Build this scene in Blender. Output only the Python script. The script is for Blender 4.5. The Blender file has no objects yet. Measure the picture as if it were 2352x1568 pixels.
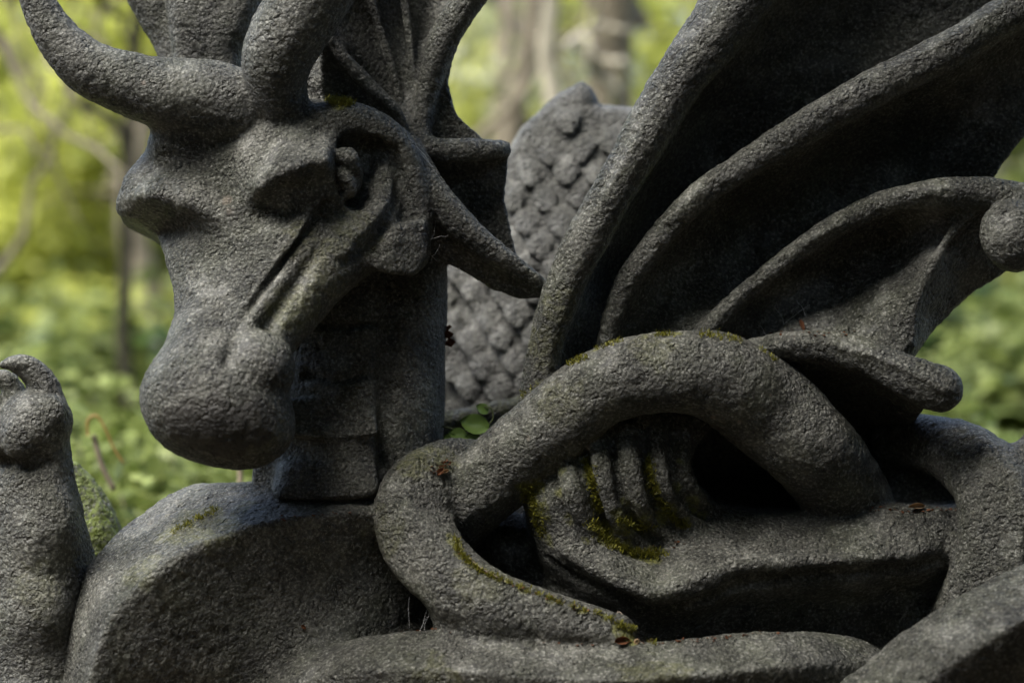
import bpy, bmesh, math, random
import numpy as np
from mathutils import Vector
from mathutils.bvhtree import BVHTree
R = math.radians
sc = bpy.context.scene
COL = sc.collection
random.seed(7); rng = np.random.default_rng(7)

# ------------------------------------------------------------------ camera, world, sun, exposure
DIST = 5.55          # camera to the plane of the head and the arch (m)
ZC = 1.134           # camera height
cam = bpy.data.cameras.new('camera'); camo = bpy.data.objects.new('camera', cam); COL.objects.link(camo)
camo.location = (0, -DIST, ZC); camo.rotation_euler = (R(90), 0, 0)
cam.sensor_width = 36; cam.lens = 36 * DIST / 2.352; cam.clip_end = 500; cam.clip_start = 0.1
cam.dof.use_dof = True; cam.dof.focus_distance = DIST - 0.04; cam.dof.aperture_fstop = cam.lens / 82.0
sc.camera = camo
w = bpy.data.worlds.new('World'); sc.world = w; w.use_nodes = True
nt = w.node_tree; sky = nt.nodes.new('ShaderNodeTexSky'); sky.sky_type = 'NISHITA'; sky.sun_disc = False
SUN_EL, SUN_AZ = 60, -54      # elevation, azimuth measured from the viewing side (negative = left)
sky.sun_elevation = R(SUN_EL); sky.sun_rotation = R(180 + 54); sky.air_density = 1.2; sky.dust_density = 3
nt.links.new(sky.outputs[0], nt.nodes['Background'].inputs[0]); nt.nodes['Background'].inputs[1].default_value = 0.14
sl = bpy.data.lights.new('sun', 'SUN'); so = bpy.data.objects.new('sun', sl); COL.objects.link(so)
sl.energy = 2.7; sl.angle = R(42); sl.color = (1.0, 0.985, 0.94)
sd = Vector((math.sin(R(SUN_AZ)) * math.cos(R(SUN_EL)), -math.cos(R(SUN_AZ)) * math.cos(R(SUN_EL)), math.sin(R(SUN_EL))))
so.rotation_euler = sd.to_track_quat('Z', 'Y').to_euler()
sc.view_settings.view_transform = 'Standard'; sc.view_settings.look = 'None'
sc.view_settings.exposure = 1.5; sc.view_settings.gamma = 1

# ------------------------------------------------------------------ helpers
def P(u, v, d=0):
    """a point seen at (u, v) of a 2352 x 1568 frame, d mm behind the plane of the head -> metres"""
    s = 1 + d / (DIST * 1000)
    return np.array([(u - 1176) / 1000 * s, d / 1000, ZC + (784 - v) / 1000 * s])
def tag(o, label=None, cat=None, group=None, kind=None):
    if label: o['label'] = label
    if cat: o['category'] = cat
    if group: o['group'] = group
    if kind: o['kind'] = kind
    return o
def empty(name, loc=(0, 0, 0)):
    o = bpy.data.objects.new(name, None); o.location = loc; COL.objects.link(o); return o
def mesh_obj(name, V, Fc, mat, parent=None, smooth=True, normals=None):
    me = bpy.data.meshes.new(name)
    V = np.asarray(V, dtype=np.float32)
    if isinstance(Fc, np.ndarray):
        n, k = Fc.shape
        me.vertices.add(len(V)); me.vertices.foreach_set('co', V.ravel())
        me.loops.add(n * k); me.loops.foreach_set('vertex_index', Fc.astype(np.int32).ravel())
        me.polygons.add(n); me.polygons.foreach_set('loop_start', np.arange(0, n * k, k, dtype=np.int32))
        me.update(calc_edges=True)
    else:
        me.from_pydata([tuple(map(float, p)) for p in V], [], Fc)
    me.polygons.foreach_set('use_smooth', [smooth] * len(me.polygons)); me.update()
    if normals is not None: me.normals_split_custom_set_from_vertices(normals.tolist())
    me.materials.append(mat)
    o = bpy.data.objects.new(name, me); COL.objects.link(o)
    if parent is not None:
        o.parent = parent; o.matrix_parent_inverse = parent.matrix_basis.inverted() if False else o.matrix_parent_inverse
        o.location = [-c for c in parent_world(parent)]
    return o
def parent_world(p):
    v = Vector((0, 0, 0))
    while p is not None: v += Vector(p.location); p = p.parent
    return v

def spline(pts, n=8):
    """Catmull-Rom through rows (any width)"""
    p = np.asarray(pts, float)
    if len(p) < 3: 
        t = np.linspace(0, 1, n + 1)[:, None]; return p[0] * (1 - t) + p[-1] * t
    q = np.vstack([2 * p[0] - p[1], p, 2 * p[-1] - p[-2]]); out = []
    for i in range(1, len(q) - 2):
        a, b, c, d = q[i - 1], q[i], q[i + 1], q[i + 2]
        for t in np.arange(n) / n:
            out.append(0.5 * ((2 * b) + (c - a) * t + (2 * a - 5 * b + 4 * c - d) * t * t + (3 * b - a - 3 * c + d) * t ** 3))
    out.append(q[-2]); return np.array(out)

# --- lattice noise for true surface relief
_perm = rng.random((64, 64, 64)).astype(np.float32)
def vnoise(p):
    i = np.floor(p).astype(np.int64); f = (p - i).astype(np.float32); f = f * f * (3 - 2 * f); i &= 63
    j = (i + 1) & 63
    def g(a, b, c): return _perm[a, b, c]
    x0, y0, z0 = i.T; x1, y1, z1 = j.T; fx, fy, fz = f.T
    c00 = g(x0, y0, z0) * (1 - fx) + g(x1, y0, z0) * fx; c10 = g(x0, y1, z0) * (1 - fx) + g(x1, y1, z0) * fx
    c01 = g(x0, y0, z1) * (1 - fx) + g(x1, y0, z1) * fx; c11 = g(x0, y1, z1) * (1 - fx) + g(x1, y1, z1) * fx
    return (c00 * (1 - fy) + c10 * fy) * (1 - fz) + (c01 * (1 - fy) + c11 * fy) * fz - 0.5
def rot(p, a=0.7):
    c, s = math.cos(a), math.sin(a)
    q = p @ np.array([[c, -s, 0], [s, c, 0], [0, 0, 1]]).T
    return q @ np.array([[1, 0, 0], [0, c, -s], [0, s, c]]).T

# ------------------------------------------------------------------ sculpting volume (signed distances on a grid)
def smin(a, b, k):
    h = np.clip(0.5 + 0.5 * (b - a) / k, 0, 1); return b * (1 - h) + a * h - k * h * (1 - h)
def smax(a, b, k): return -smin(-a, -b, k)
class Vol:
    def __init__(s, lo, hi, h):
        s.h = h; s.lo = np.array(lo, float)
        s.ax = [np.arange(lo[i], hi[i], h).astype(np.float32) for i in range(3)]
        s.F = np.full([len(a) for a in s.ax], 0.2, np.float32); s.L = np.zeros(s.F.shape, np.int8)
    def sl(s, lo, hi):
        out = []
        for i in range(3):
            a = int(max(0, math.floor((lo[i] - s.lo[i]) / s.h))); b = int(min(len(s.ax[i]), math.ceil((hi[i] - s.lo[i]) / s.h) + 1))
            if b <= a: return None
            out.append(slice(a, b))
        return tuple(out)
    def g(s, q):
        return s.ax[0][q[0]][:, None, None], s.ax[1][q[1]][None, :, None], s.ax[2][q[2]][None, None, :]
    def put(s, q, p, op, k, lab):
        F = s.F[q]
        if op == 'add':
            if lab is not None:
                Lq = s.L[q]; Lq[p < F] = lab
            s.F[q] = smin(F, p, k)
        else:
            s.F[q] = smax(F, -p, k)
    def ell(s, c, r, rz=0, ry=0, op='add', k=.03, lab=None):
        """c=(u,v,d) r=(x,y(depth),z) in mm; ry turns it in the picture plane (deg, anticlockwise), rz about the upright"""
        c = P(*c); r = np.array(r) / 1000; m = r.max() + k + .02
        q = s.sl(c - m, c + m)
        if q is None: return
        X, Y, Z = s.g(q); X = X - c[0]; Y = Y - c[1]; Z = Z - c[2]
        a = R(ry); X, Z = X * math.cos(a) + Z * math.sin(a), -X * math.sin(a) + Z * math.cos(a)
        a = R(rz); X, Y = X * math.cos(a) + Y * math.sin(a), -X * math.sin(a) + Y * math.cos(a)
        k0 = np.sqrt((X / r[0]) ** 2 + (Y / r[1]) ** 2 + (Z / r[2]) ** 2); k1 = np.sqrt((X / r[0] ** 2) ** 2 + (Y / r[1] ** 2) ** 2 + (Z / r[2] ** 2) ** 2) + 1e-6
        s.put(q, (k0 * (k0 - 1) / k1).astype(np.float32), op, k, lab)
    def tube(s, pts, op='add', k=.03, lab=None, facets=(), fk=.012, sy=1.0, n=6, world=False):
        """pts rows (u,v,d,r); facets [(normal, h)] flatten the section; sy stretches it in depth"""
        sp = spline(pts, n) if len(pts) > 1 else np.array([pts[0], pts[0]], float)
        W = np.array([P(*r[:3]) for r in sp]); rad = sp[:, 3] / 1000 * (1 + sp[:, 2] / (DIST * 1000))
        m = rad.max() * max(1, sy) + k + .02
        q = s.sl(W.min(0) - m, W.max(0) + m)
        if q is None: return
        p = np.full([x.stop - x.start for x in q], 0.2, np.float32)
        fac = [(np.array(f) / np.linalg.norm(f), h) for f, h in facets]
        for i in range(len(W) - 1):
            a, b = W[i], W[i + 1]; mm = max(rad[i], rad[i + 1]) * max(1, sy) + k + .02
            qq = s.sl(np.minimum(a, b) - mm, np.maximum(a, b) + mm)
            if qq is None: continue
            X, Y, Z = s.g(qq); ab = b - a; abs_ = ab / np.array([1, sy, 1]); L2 = (abs_ ** 2).sum() + 1e-12
            dx = X - a[0]; dy = (Y - a[1]); dz = Z - a[2]
            t = np.clip((dx * abs_[0] + dy / sy * abs_[1] + dz * abs_[2]) / L2, 0, 1)
            ex = dx - t * ab[0]; ey = dy - t * ab[1]; ez = dz - t * ab[2]; r = rad[i] + t * (rad[i + 1] - rad[i])
            dd = np.sqrt(ex ** 2 + (ey / sy) ** 2 + ez ** 2) - r
            for f, h in fac:
                dd = smax(dd, f[0] * ex + f[1] * ey + f[2] * ez - h * r, fk)
            loc = tuple(slice(x.start - y.start, x.stop - y.start) for x, y in zip(qq, q))
            p[loc] = np.minimum(p[loc], dd) if op == 'add' or True else p[loc]
        s.put(q, p, op, k, lab)
    def hull(s, pts, op='add', k=.02, lab=None, rk=.012, grow=0):
        """convex block through the points (u,v,d), its edges softened by rk"""
        W = np.array([P(*p) for p in pts]); bm = bmesh.new(); vs = [bm.verts.new(p) for p in W]; bmesh.ops.convex_hull(bm, input=vs); bm.normal_update()
        c = W.mean(0); pl = []
        for f in bm.faces:
            n_ = np.array(f.normal); o = float(n_ @ np.array(f.verts[0].co))
            if n_ @ c > o: n_, o = -n_, -o
            if not any(n_ @ q[0] > .995 for q in pl): pl.append((n_, o))
        bm.free(); m = k + .02 + rk; q = s.sl(W.min(0) - m, W.max(0) + m)
        if q is None: return
        X, Y, Z = s.g(q); p = None
        for n_, o in pl:
            d = (X * n_[0] + Y * n_[1] + Z * n_[2] - o - grow / 1000).astype(np.float32); p = d if p is None else smax(p, d, rk)
        s.put(q, p, op, k, lab)
    def sheet(s, poly, pts, t=14, k=.02, lab=None, op='add', rk=.012, slope=None, back=.3):
        """a shell t mm thick through pts (u,v,d), bounded by the outline poly (u,v) taken at the shell's own depth"""
        A = np.array([P(*p) for p in pts]); 
        def U(r2): return r2 * np.log(r2 + 1e-9)
        X = A[:, [0, 2]]; n = len(X); K = U(((X[:, None] - X[None]) ** 2).sum(-1)); Q = np.hstack([np.ones((n, 1)), X])
        M = np.block([[K + np.eye(n) * 1e-5, Q], [Q.T, np.zeros((3, 3))]]); sol = np.linalg.solve(M, np.concatenate([A[:, 1], np.zeros(3)]))
        def f(x, z):
            o = sol[n] + sol[n + 1] * x + sol[n + 2] * z
            for i in range(n): o = o + sol[i] * U((x - X[i, 0]) ** 2 + (z - X[i, 1]) ** 2)
            return o
        pw = []
        for (u, v) in poly:
            d = 0
            for _ in range(5):
                w_ = P(u, v, d); d = float(f(w_[0], w_[2])) * 1000
            pw.append(P(u, v, d))
        pw = np.array(pw); m = .05
        lo = np.array([pw[:, 0].min() - m, 0, pw[:, 2].min() - m]); hi = np.array([pw[:, 0].max() + m, 0, pw[:, 2].max() + m])
        lo[1] = -9; hi[1] = 9
        q = s.sl(lo, hi)
        if q is None: return
        x = s.ax[0][q[0]].astype(float)[:, None]; z = s.ax[2][q[2]].astype(float)[None]
        y = f(x, z); gx, gz = np.gradient(y, s.h) if min(y.shape) > 1 else (0, 0); cs = 1 / np.sqrt(1 + gx ** 2 + gz ** 2)
        # polygon distance
        dmin = np.full(y.shape, 9.); ins = np.zeros(y.shape, bool); c2 = pw[:, [0, 2]]
        for i in range(len(c2)):
            a, b = c2[i], c2[(i + 1) % len(c2)]; ab = b - a; tt = np.clip(((x - a[0]) * ab[0] + (z - a[1]) * ab[1]) / (ab @ ab), 0, 1)
            dmin = np.minimum(dmin, (x - a[0] - tt * ab[0]) ** 2 + (z - a[1] - tt * ab[1]) ** 2)
            cnd = ((a[1] > z) != (b[1] > z)); xi = ab[0] * (z - a[1]) / (ab[1] if abs(ab[1]) > 1e-9 else 1e-9) + a[0]; ins ^= cnd & (x < xi)
        pd = np.sqrt(dmin) * np.where(ins, -1, 1)
        Y = s.ax[1][q[1]][None, :, None]
        if slope is not None:      # a solid with this front face whose sides spread backwards
            dy = Y - y[:, None, :]; wall = (pd[:, None, :] - slope * np.clip(dy, 0, back)) / math.sqrt(1 + slope * slope)
            p = smax(smax(-dy * cs[:, None, :], wall, rk), dy - back, rk).astype(np.float32); s.put(q, p, op, k, lab); return
        p = smax(np.abs(Y - y[:, None, :]) * cs[:, None, :] - t / 2000, pd[:, None, :], rk).astype(np.float32)
        s.put(q, p, op, k, lab)
    def surf(s, u, v, off=0, default=0):
        """depth (mm) of the first surface met at (u,v), plus off"""
        ds = np.arange(s.ax[1][0], s.ax[1][-1], s.h * .5) * 1000
        W = np.array([P(u, v, d) for d in ds]); I = np.round((W - s.lo) / s.h).astype(int)
        ok = np.all((I >= 0) & (I < np.array(s.F.shape)), 1); f = np.full(len(ds), 1.)
        f[ok] = s.F[tuple(I[ok].T)]; h = np.nonzero(f < 0)[0]
        return (ds[h[0]] + off) if len(h) else default
    def on(s, rows):
        """rows (u,v,off,r) -> rows (u,v,d,r) riding on the surface"""
        dd = [s.surf(r[0], r[1], 0, None) if True else 0 for r in rows]
        good = [d for d in dd if d is not None]; fill = np.median(good) if good else 0
        return [(r[0], r[1], (d if d is not None else fill) + r[2], r[3]) for r, d in zip(rows, dd)]
    def net(s):
        F = s.F; F[0] = F[-1] = .2; F[:, 0] = F[:, -1] = .2; F[:, :, 0] = F[:, :, -1] = .2
        I = F < 0; n = np.array(F.shape)
        c = np.zeros(n - 1, np.int8)
        for dx in (0, 1):
            for dy in (0, 1):
                for dz in (0, 1): c += I[dx:n[0] - 1 + dx, dy:n[1] - 1 + dy, dz:n[2] - 1 + dz]
        act = (c > 0) & (c < 8); A = np.argwhere(act); idx = np.full(act.shape, -1, np.int32); idx[act] = np.arange(len(A))
        acc = np.zeros((len(A), 3)); cnt = np.zeros(len(A))
        cr = [(dx, dy, dz) for dx in (0, 1) for dy in (0, 1) for dz in (0, 1)]
        val = {q: F[A[:, 0] + q[0], A[:, 1] + q[1], A[:, 2] + q[2]] for q in cr}
        for q in cr:
            for a in range(3):
                if q[a] == 0:
                    r = list(q); r[a] = 1; r = tuple(r); v0, v1 = val[q], val[r]; m = (v0 < 0) != (v1 < 0)
                    t = np.where(m, v0 / np.where(m, v0 - v1, 1), 0); pt = np.tile(np.array(q, float), (len(A), 1)); pt[:, a] = t
                    acc += pt * m[:, None]; cnt += m
        V = s.lo + (A + acc / cnt[:, None]) * s.h
        quads = []
        for a in range(3):
            b, cc = (a + 1) % 3, (a + 2) % 3
            s0 = [slice(None)] * 3; s1 = [slice(None)] * 3; s0[a] = slice(0, -1); s1[a] = slice(1, None)
            ch = np.argwhere(I[tuple(s0)] != I[tuple(s1)])
            ok = (ch[:, b] > 0) & (ch[:, cc] > 0) & (ch[:, b] < n[b] - 1) & (ch[:, cc] < n[cc] - 1) & (ch[:, a] < n[a] - 1); ch = ch[ok]
            fl = I[tuple(ch.T)]
            def cell(ob, oc):
                e = ch.copy(); e[:, b] += ob; e[:, cc] += oc; return idx[tuple(e.T)]
            Q = np.stack([cell(-1, -1), cell(0, -1), cell(0, 0), cell(-1, 0)], 1)
            Q[~fl] = Q[~fl][:, ::-1]; quads.append(Q)
        Q = np.vstack(quads); lab = s.L[tuple(A.T)]
        return V, Q, lab
def vnormals(V, Q):
    a = np.cross(V[Q[:, 2]] - V[Q[:, 0]], V[Q[:, 3]] - V[Q[:, 1]]); N = np.zeros_like(V)
    for i in range(4): 
        for c in range(3): N[:, c] += np.bincount(Q[:, i], a[:, c], len(V))
    return N / (np.linalg.norm(N, axis=1)[:, None] + 1e-12)
def relief(V, N, amt=1.0):
    """weathered render coat: lumps, pits and ripples as real geometry"""
    n = vnoise(V * 9 + 3) * .009 + vnoise(rot(V) * 26 + 9) * .0026 + vnoise(rot(V, 1.3) * 58 + 5) * .0020 + vnoise(rot(V, 2.1) * 100) * .0034
    pit = vnoise(rot(V, .4) * 40 + 20); n -= np.clip(pit - .27, 0, 1) * .018
    return V + N * (n * amt)[:, None]
ALLV, ALLF, OFF = [], [], [0]
def bake(vol, names, mat, root, amt=1.0, extra=None, mats=None):
    V, Q, lab = vol.net(); N = vnormals(V, Q)
    V = relief(V, N, amt)
    if extra: V = extra(V, N)
    N = vnormals(V, Q); fl = lab[Q[:, 0]]
    ALLV.append(V); ALLF.append(Q + OFF[0]); OFF[0] += len(V)
    objs = {}
    for li, (nm, par) in names.items():
        sel = Q[fl == li]
        if not len(sel): continue
        u, inv = np.unique(sel, return_inverse=True)
        pr = objs[par] if par is not None else root
        o = mesh_obj(nm, V[u], inv.reshape(sel.shape), (mats or {}).get(li, mat), pr, True, N[u]); objs[li] = o
    return objs

# ------------------------------------------------------------------ materials
def newmat(name):
    m = bpy.data.materials.new(name); m.use_nodes = True; t = m.node_tree; return m, t, t.nodes['Principled BSDF']
def nd(t, ty, **kw):
    n = t.nodes.new(ty)
    for k, v in kw.items():
        if k in n.inputs: n.inputs[k].default_value = v
        else: setattr(n, k, v)
    return n
def ramp(t, src, stops):
    r = t.nodes.new('ShaderNodeValToRGB'); el = r.color_ramp.elements
    while len(el) < len(stops): el.new(.5)
    for e, (p, c) in zip(el, stops): e.position = p; e.color = (*c, 1) if len(c) == 3 else c
    t.links.new(src, r.inputs[0]); return r.outputs[0]
def g3(x): return (x, x, x)
def mix(t, f, a, b, mode='MIX'):
    m = t.nodes.new('ShaderNodeMix'); m.data_type = 'RGBA'; m.blend_type = mode
    for i, x in ((0, f), (6, a), (7, b)):
        if isinstance(x, (int, float)): m.inputs[i].default_value = x
        elif isinstance(x, tuple): m.inputs[i].default_value = (*x, 1)
        else: t.links.new(x, m.inputs[i])
    return m.outputs[2]
def noise(t, co, s, d=3, r=.6):
    n = nd(t, 'ShaderNodeTexNoise', Scale=s, Detail=d, Roughness=r); t.links.new(co, n.inputs['Vector']); return n.outputs['Fac']
def stone(name, dark, light, olive=.5, speck=1.0, bump=1.0, moss=.0, mosscol=(.19, .19, .03)):
    m, t, b = newmat(name); co = t.nodes.new('ShaderNodeNewGeometry').outputs['Position']
    blot = noise(t, co, 7, 4, .6); med = noise(t, co, 34, 5, .75); fine = noise(t, co, 135, 3, .7)
    base = mix(t, ramp(t, med, [(.32, g3(0)), (.7, g3(1))]), dark, light)
    base = mix(t, ramp(t, blot, [(.42, g3(0)), (.62, g3(olive))]), base, (.046, .052, .024))
    pat = noise(t, co, 4.3, 6, .72); base = mix(t, ramp(t, pat, [(.50, g3(0)), (.60, g3(.55 * speck))]), base, (.130, .128, .108))
    pat2 = noise(t, co, 6.1, 6, .75); base = mix(t, ramp(t, pat2, [(.40, g3(.6)), (.48, g3(0))]), base, (.022, .022, .018))
    base = mix(t, ramp(t, fine, [(.38, g3(.65)), (.49, g3(.0))]), base, (.010, .010, .010))
    base = mix(t, ramp(t, fine, [(.53, g3(0)), (.66, g3(.8 * speck))]), base, (.25, .25, .22))
    vo = nd(t, 'ShaderNodeTexVoronoi', Scale=75.0); t.links.new(co, vo.inputs['Vector'])
    dots = ramp(t, vo.outputs['Distance'], [(.05, g3(1)), (.12, g3(0))]); gate = ramp(t, noise(t, co, 13, 2), [(.52, g3(0)), (.6, g3(.6 * speck))])
    base = mix(t, mix(t, 1.0, dots, gate, 'MULTIPLY'), base, (.34, .33, .28))
    lich = ramp(t, noise(t, co, 22, 6, .8), [(.60, g3(0)), (.66, g3(.35 * speck))])
    base = mix(t, lich, base, (.15, .152, .135))
    at = nd(t, 'ShaderNodeAttribute', attribute_name='moss'); 
    mm = t.nodes.new('ShaderNodeMath'); mm.operation = 'MULTIPLY'; t.links.new(at.outputs['Fac'], mm.inputs[0]); t.links.new(ramp(t, noise(t, co, 70, 5, .7), [(.38, g3(0)), (.55, g3(1))]), mm.inputs[1])
    base = mix(t, mm.outputs[0], base, mix(t, fine, (.050, .054, .014), mosscol))
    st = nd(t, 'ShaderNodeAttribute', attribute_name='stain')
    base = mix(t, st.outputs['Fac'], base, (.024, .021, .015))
    ch = nd(t, 'ShaderNodeAttribute', attribute_name='chip')
    base = mix(t, ch.outputs['Fac'], base, (.15, .12, .09))
    t.links.new(base, b.inputs['Base Color']); b.inputs['Roughness'].default_value = .58; b.inputs['Specular IOR Level'].default_value = .6
    h = t.nodes.new('ShaderNodeMath'); h.operation = 'MULTIPLY_ADD'; wv = t.nodes.new('ShaderNodeVectorMath'); wv.operation = 'MULTIPLY_ADD'; nz = nd(t, 'ShaderNodeTexNoise', Scale=60.0, Detail=3.0); t.links.new(co, nz.inputs['Vector']); t.links.new(nz.outputs['Color'], wv.inputs[0]); wv.inputs[1].default_value = (.012, .012, .012); t.links.new(co, wv.inputs[2])
    v2 = nd(t, 'ShaderNodeTexVoronoi', Scale=105.0, feature='F1'); t.links.new(wv.outputs[0], v2.inputs['Vector'])
    t.links.new(v2.outputs['Distance'], h.inputs[0]); h.inputs[1].default_value = -.75; hm = t.nodes.new('ShaderNodeMath'); hm.operation = 'MULTIPLY'; hm.inputs[1].default_value = 1.1; t.links.new(noise(t, co, 150, 4, .7), hm.inputs[0]); t.links.new(hm.outputs[0], h.inputs[2])
    pt = t.nodes.new('ShaderNodeMath'); pt.operation = 'MULTIPLY_ADD'; t.links.new(ramp(t, noise(t, co, 44, 2, .5), [(.60, g3(0)), (.68, g3(1))]), pt.inputs[0]); pt.inputs[1].default_value = -.9; t.links.new(h.outputs[0], pt.inputs[2]); h = pt
    hv = t.nodes.new('ShaderNodeMath'); hv.operation = 'MULTIPLY'; t.links.new(h.outputs[0], hv.inputs[0]); t.links.new(ramp(t, noise(t, co, 8, 3), [(.40, g3(.18)), (.60, g3(1.25))]), hv.inputs[1]); h = hv
    bp = nd(t, 'ShaderNodeBump', Strength=1.0 * bump, Distance=.0125); t.links.new(h.outputs[0], bp.inputs['Height']); t.links.new(bp.outputs[0], b.inputs['Normal'])
    return m
M_STONE = stone('weathered_cement', (.029, .030, .023), (.092, .091, .072))
M_BACK = stone('pale_scaled_stone', (.12, .12, .11), (.25, .25, .23), olive=.3, speck=.8)
M_LEDGE = stone('ledge_stone', (.10, .10, .09), (.2, .19, .16), olive=.9)
M_MOSSROCK = stone('mossy_rock', (.05, .05, .05), (.1, .1, .09), mosscol=(.22, .30, .03))
def leafmat(name, c1, c2, rough=.5, trans=.5, scale=6.0):
    m, t, b = newmat(name); co = t.nodes.new('ShaderNodeNewGeometry').outputs['Position']
    at = nd(t, 'ShaderNodeAttribute', attribute_name='tint')
    col = mix(t, at.outputs['Fac'], c1, c2)
    t.links.new(col, b.inputs['Base Color']); b.inputs['Roughness'].default_value = rough
    tr = t.nodes.new('ShaderNodeBsdfTranslucent'); t.links.new(col, tr.inputs[0])
    mx = t.nodes.new('ShaderNodeMixShader'); mx.inputs[0].default_value = trans
    t.links.new(b.outputs[0], mx.inputs[1]); t.links.new(tr.outputs[0], mx.inputs[2]); t.links.new(mx.outputs[0], t.nodes['Material Output'].inputs[0])
    return m
def plain(name, c1, c2, scale=20, rough=.8, bump=.3):
    m, t, b = newmat(name); co = t.nodes.new('ShaderNodeNewGeometry').outputs['Position']; n = noise(t, co, scale, 5, .65)
    t.links.new(mix(t, ramp(t, n, [(.35, g3(0)), (.65, g3(1))]), c1, c2), b.inputs['Base Color']); b.inputs['Roughness'].default_value = rough
    bp = nd(t, 'ShaderNodeBump', Strength=bump, Distance=.01); t.links.new(n, bp.inputs['Height']); t.links.new(bp.outputs[0], b.inputs['Normal']); return m

VOX = .0052
# ================================================================== THE STATUE
statue = empty('dragon_statue', (0, 0.1, 0))
tag(statue, 'weathered dark grey cement dragon with horned head, ribbed wing and looping coils', 'statue')

# ------------------------------------------------------------------ head, horns, frill, ear, neck
H = Vol((-1.24, -.46, .02), (.16, .56, 2.06), VOX)
HEAD, EYE, HORN, HORN2, CREST, FRILL, RIB1, RIB2, RIB3, RIB4, EAR, NECK, LOBE, LID = range(1, 15)
# neck
H.tube([(860, 540, 200, 170), (838, 700, 195, 190), (828, 860, 185, 196), (805, 1020, 160, 212), (790, 1180, 140, 215), (780, 1350, 140, 215)], lab=NECK, k=.02,
       facets=[((-.42, -.9, .05), .86), ((.42, -.9, 0), .84)], fk=.02)
# belly plates of the neck: stacked bands with a lip
for (a, b_, c, r) in [((700, 860), (780, 872), (866, 860), 7), ((720, 740), (790, 750), (866, 742), 7)]:
    H.tube(H.on([(a[0], a[1], 0, r), (b_[0], b_[1], 0, r), (c[0], c[1], 0, r)]), op='sub', k=.012)
H.hull([(652, 915, -10), (868, 915, 0), (640, 1000, -52), (740, 1008, -62), (872, 998, -40), (650, 930, 90), (870, 930, 90), (650, 1000, 90), (870, 1000, 90)], lab=NECK, k=.012, rk=.008)
H.hull([(640, 1048, -30), (730, 1052, -52), (872, 1044, -30), (614, 1152, -80), (735, 1164, -104), (872, 1140, -72), (625, 1060, 90), (870, 1060, 90), (614, 1150, 90), (870, 1150, 90)], lab=NECK, k=.014, rk=.03)
H.tube(H.on([(905, 640, 0, 12), (893, 760, 4, 16), (888, 900, 0, 18), (888, 1100, 0, 16)]), op='sub', k=.03)
H.hull([(575, 1050, 40), (582, 1150, 20), (592, 1230, 10), (660, 1050, 0), (640, 1230, -20), (640, 1050, 140), (640, 1230, 140)], lab=NECK, k=.012, rk=.012)
# skull and brows
H.ell((700, 420, 90), (235, 220, 190), lab=HEAD, k=.03)
H.ell((540, 400, 60), (170, 110, 92), lab=HEAD, k=.03)
FACE = [(400, 325, 60), (470, 322, 30), (545, 325, 5), (620, 262, 10), (700, 238, 0), (765, 245, 0),
        (305, 398, 30), (380, 385, -10), (460, 385, -30), (530, 390, -40), (600, 350, -70), (680, 315, -80), (750, 305, -70), (550, 430, -78),
        (272, 450, 0), (303, 456, -48), (348, 448, -88), (420, 474, -112), (465, 488, -110), (500, 462, -88), (515, 430, -70),
        (285, 488, 10), (325, 508, 15), (390, 530, 12), (435, 524, -40),
        (530, 472, -104), (600, 434, -164), (680, 398, -186), (748, 374, -168), (570, 484, -104), (620, 474, -88), (690, 452, -78), (745, 440, -76),
        (382, 575, -20), (430, 560, -66), (500, 545, -98), (540, 545, -118), (620, 515, -118), (690, 500, -122), (738, 470, -116),
        (398, 660, -80), (450, 650, -128), (490, 640, -140), (560, 640, -168), (610, 620, -166), (400, 740, -130), (450, 750, -180), (520, 750, -212), (555, 715, -202), (400, 840, -190), (510, 830, -240)]
H.sheet([(398, 322), (345, 352), (298, 395), (268, 450), (268, 488), (325, 517), (362, 540), (378, 580), (396, 660), (400, 720), (392, 790), (396, 850), (516, 838), (528, 785), (548, 732), (600, 660), (650, 592), (700, 527), (748, 462), (757, 400), (757, 320), (775, 238), (700, 228), (620, 250), (545, 318)],
        FACE, lab=HEAD, k=.025, rk=.012, slope=.12, back=.24)
H.tube([(470, 790, -160, 76), (490, 860, -195, 108)], lab=HEAD, k=.05)
H.tube([(310, 470, 20, 34), (380, 440, 30, 70)], lab=HEAD, k=.03)
H.tube([(430, 345, 60, 50), (375, 370, 40, 46), (325, 415, 20, 36)], lab=HEAD, k=.03)
# cheek and jaw
H.tube([(850, 500, 50, 95), (755, 585, -45, 92), (692, 672, -95, 78), (636, 755, -145, 62), (600, 815, -175, 56)], lab=HEAD, k=.02)
H.tube([(700, 560, -62, 36), (650, 630, -112, 36), (600, 695, -152, 34), (555, 765, -192, 34)], lab=HEAD, k=.03)
# muzzle
H.ell((492, 925, -205), (168, 150, 138), ry=-18, lab=HEAD, k=.05)
H.ell((590, 846, -222), (86, 84, 86), lab=HEAD, k=.012)
H.ell((570, 975, -200), (98, 105, 88), ry=-30, lab=HEAD, k=.05)
# brow arch sweeping back round the eye
H.tube([(730, 280, -40, 44), (790, 270, -40, 42), (850, 290, -20, 42), (915, 340, 10, 38), (948, 420, 25, 36), (958, 500, 30, 36), (955, 580, 20, 34)], lab=HEAD, k=.03)
H.hull([(815, 592, -70), (905, 520, -78), (978, 500, -30), (988, 595, -20), (955, 638, -45), (870, 622, -85), (850, 520, 60), (975, 520, 80), (960, 620, 60), (830, 600, 40)], lab=HEAD, k=.02, rk=.014)
H.tube([(650, 215, 110, 60), (760, 205, 150, 70)], lab=HEAD, k=.02)
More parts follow.
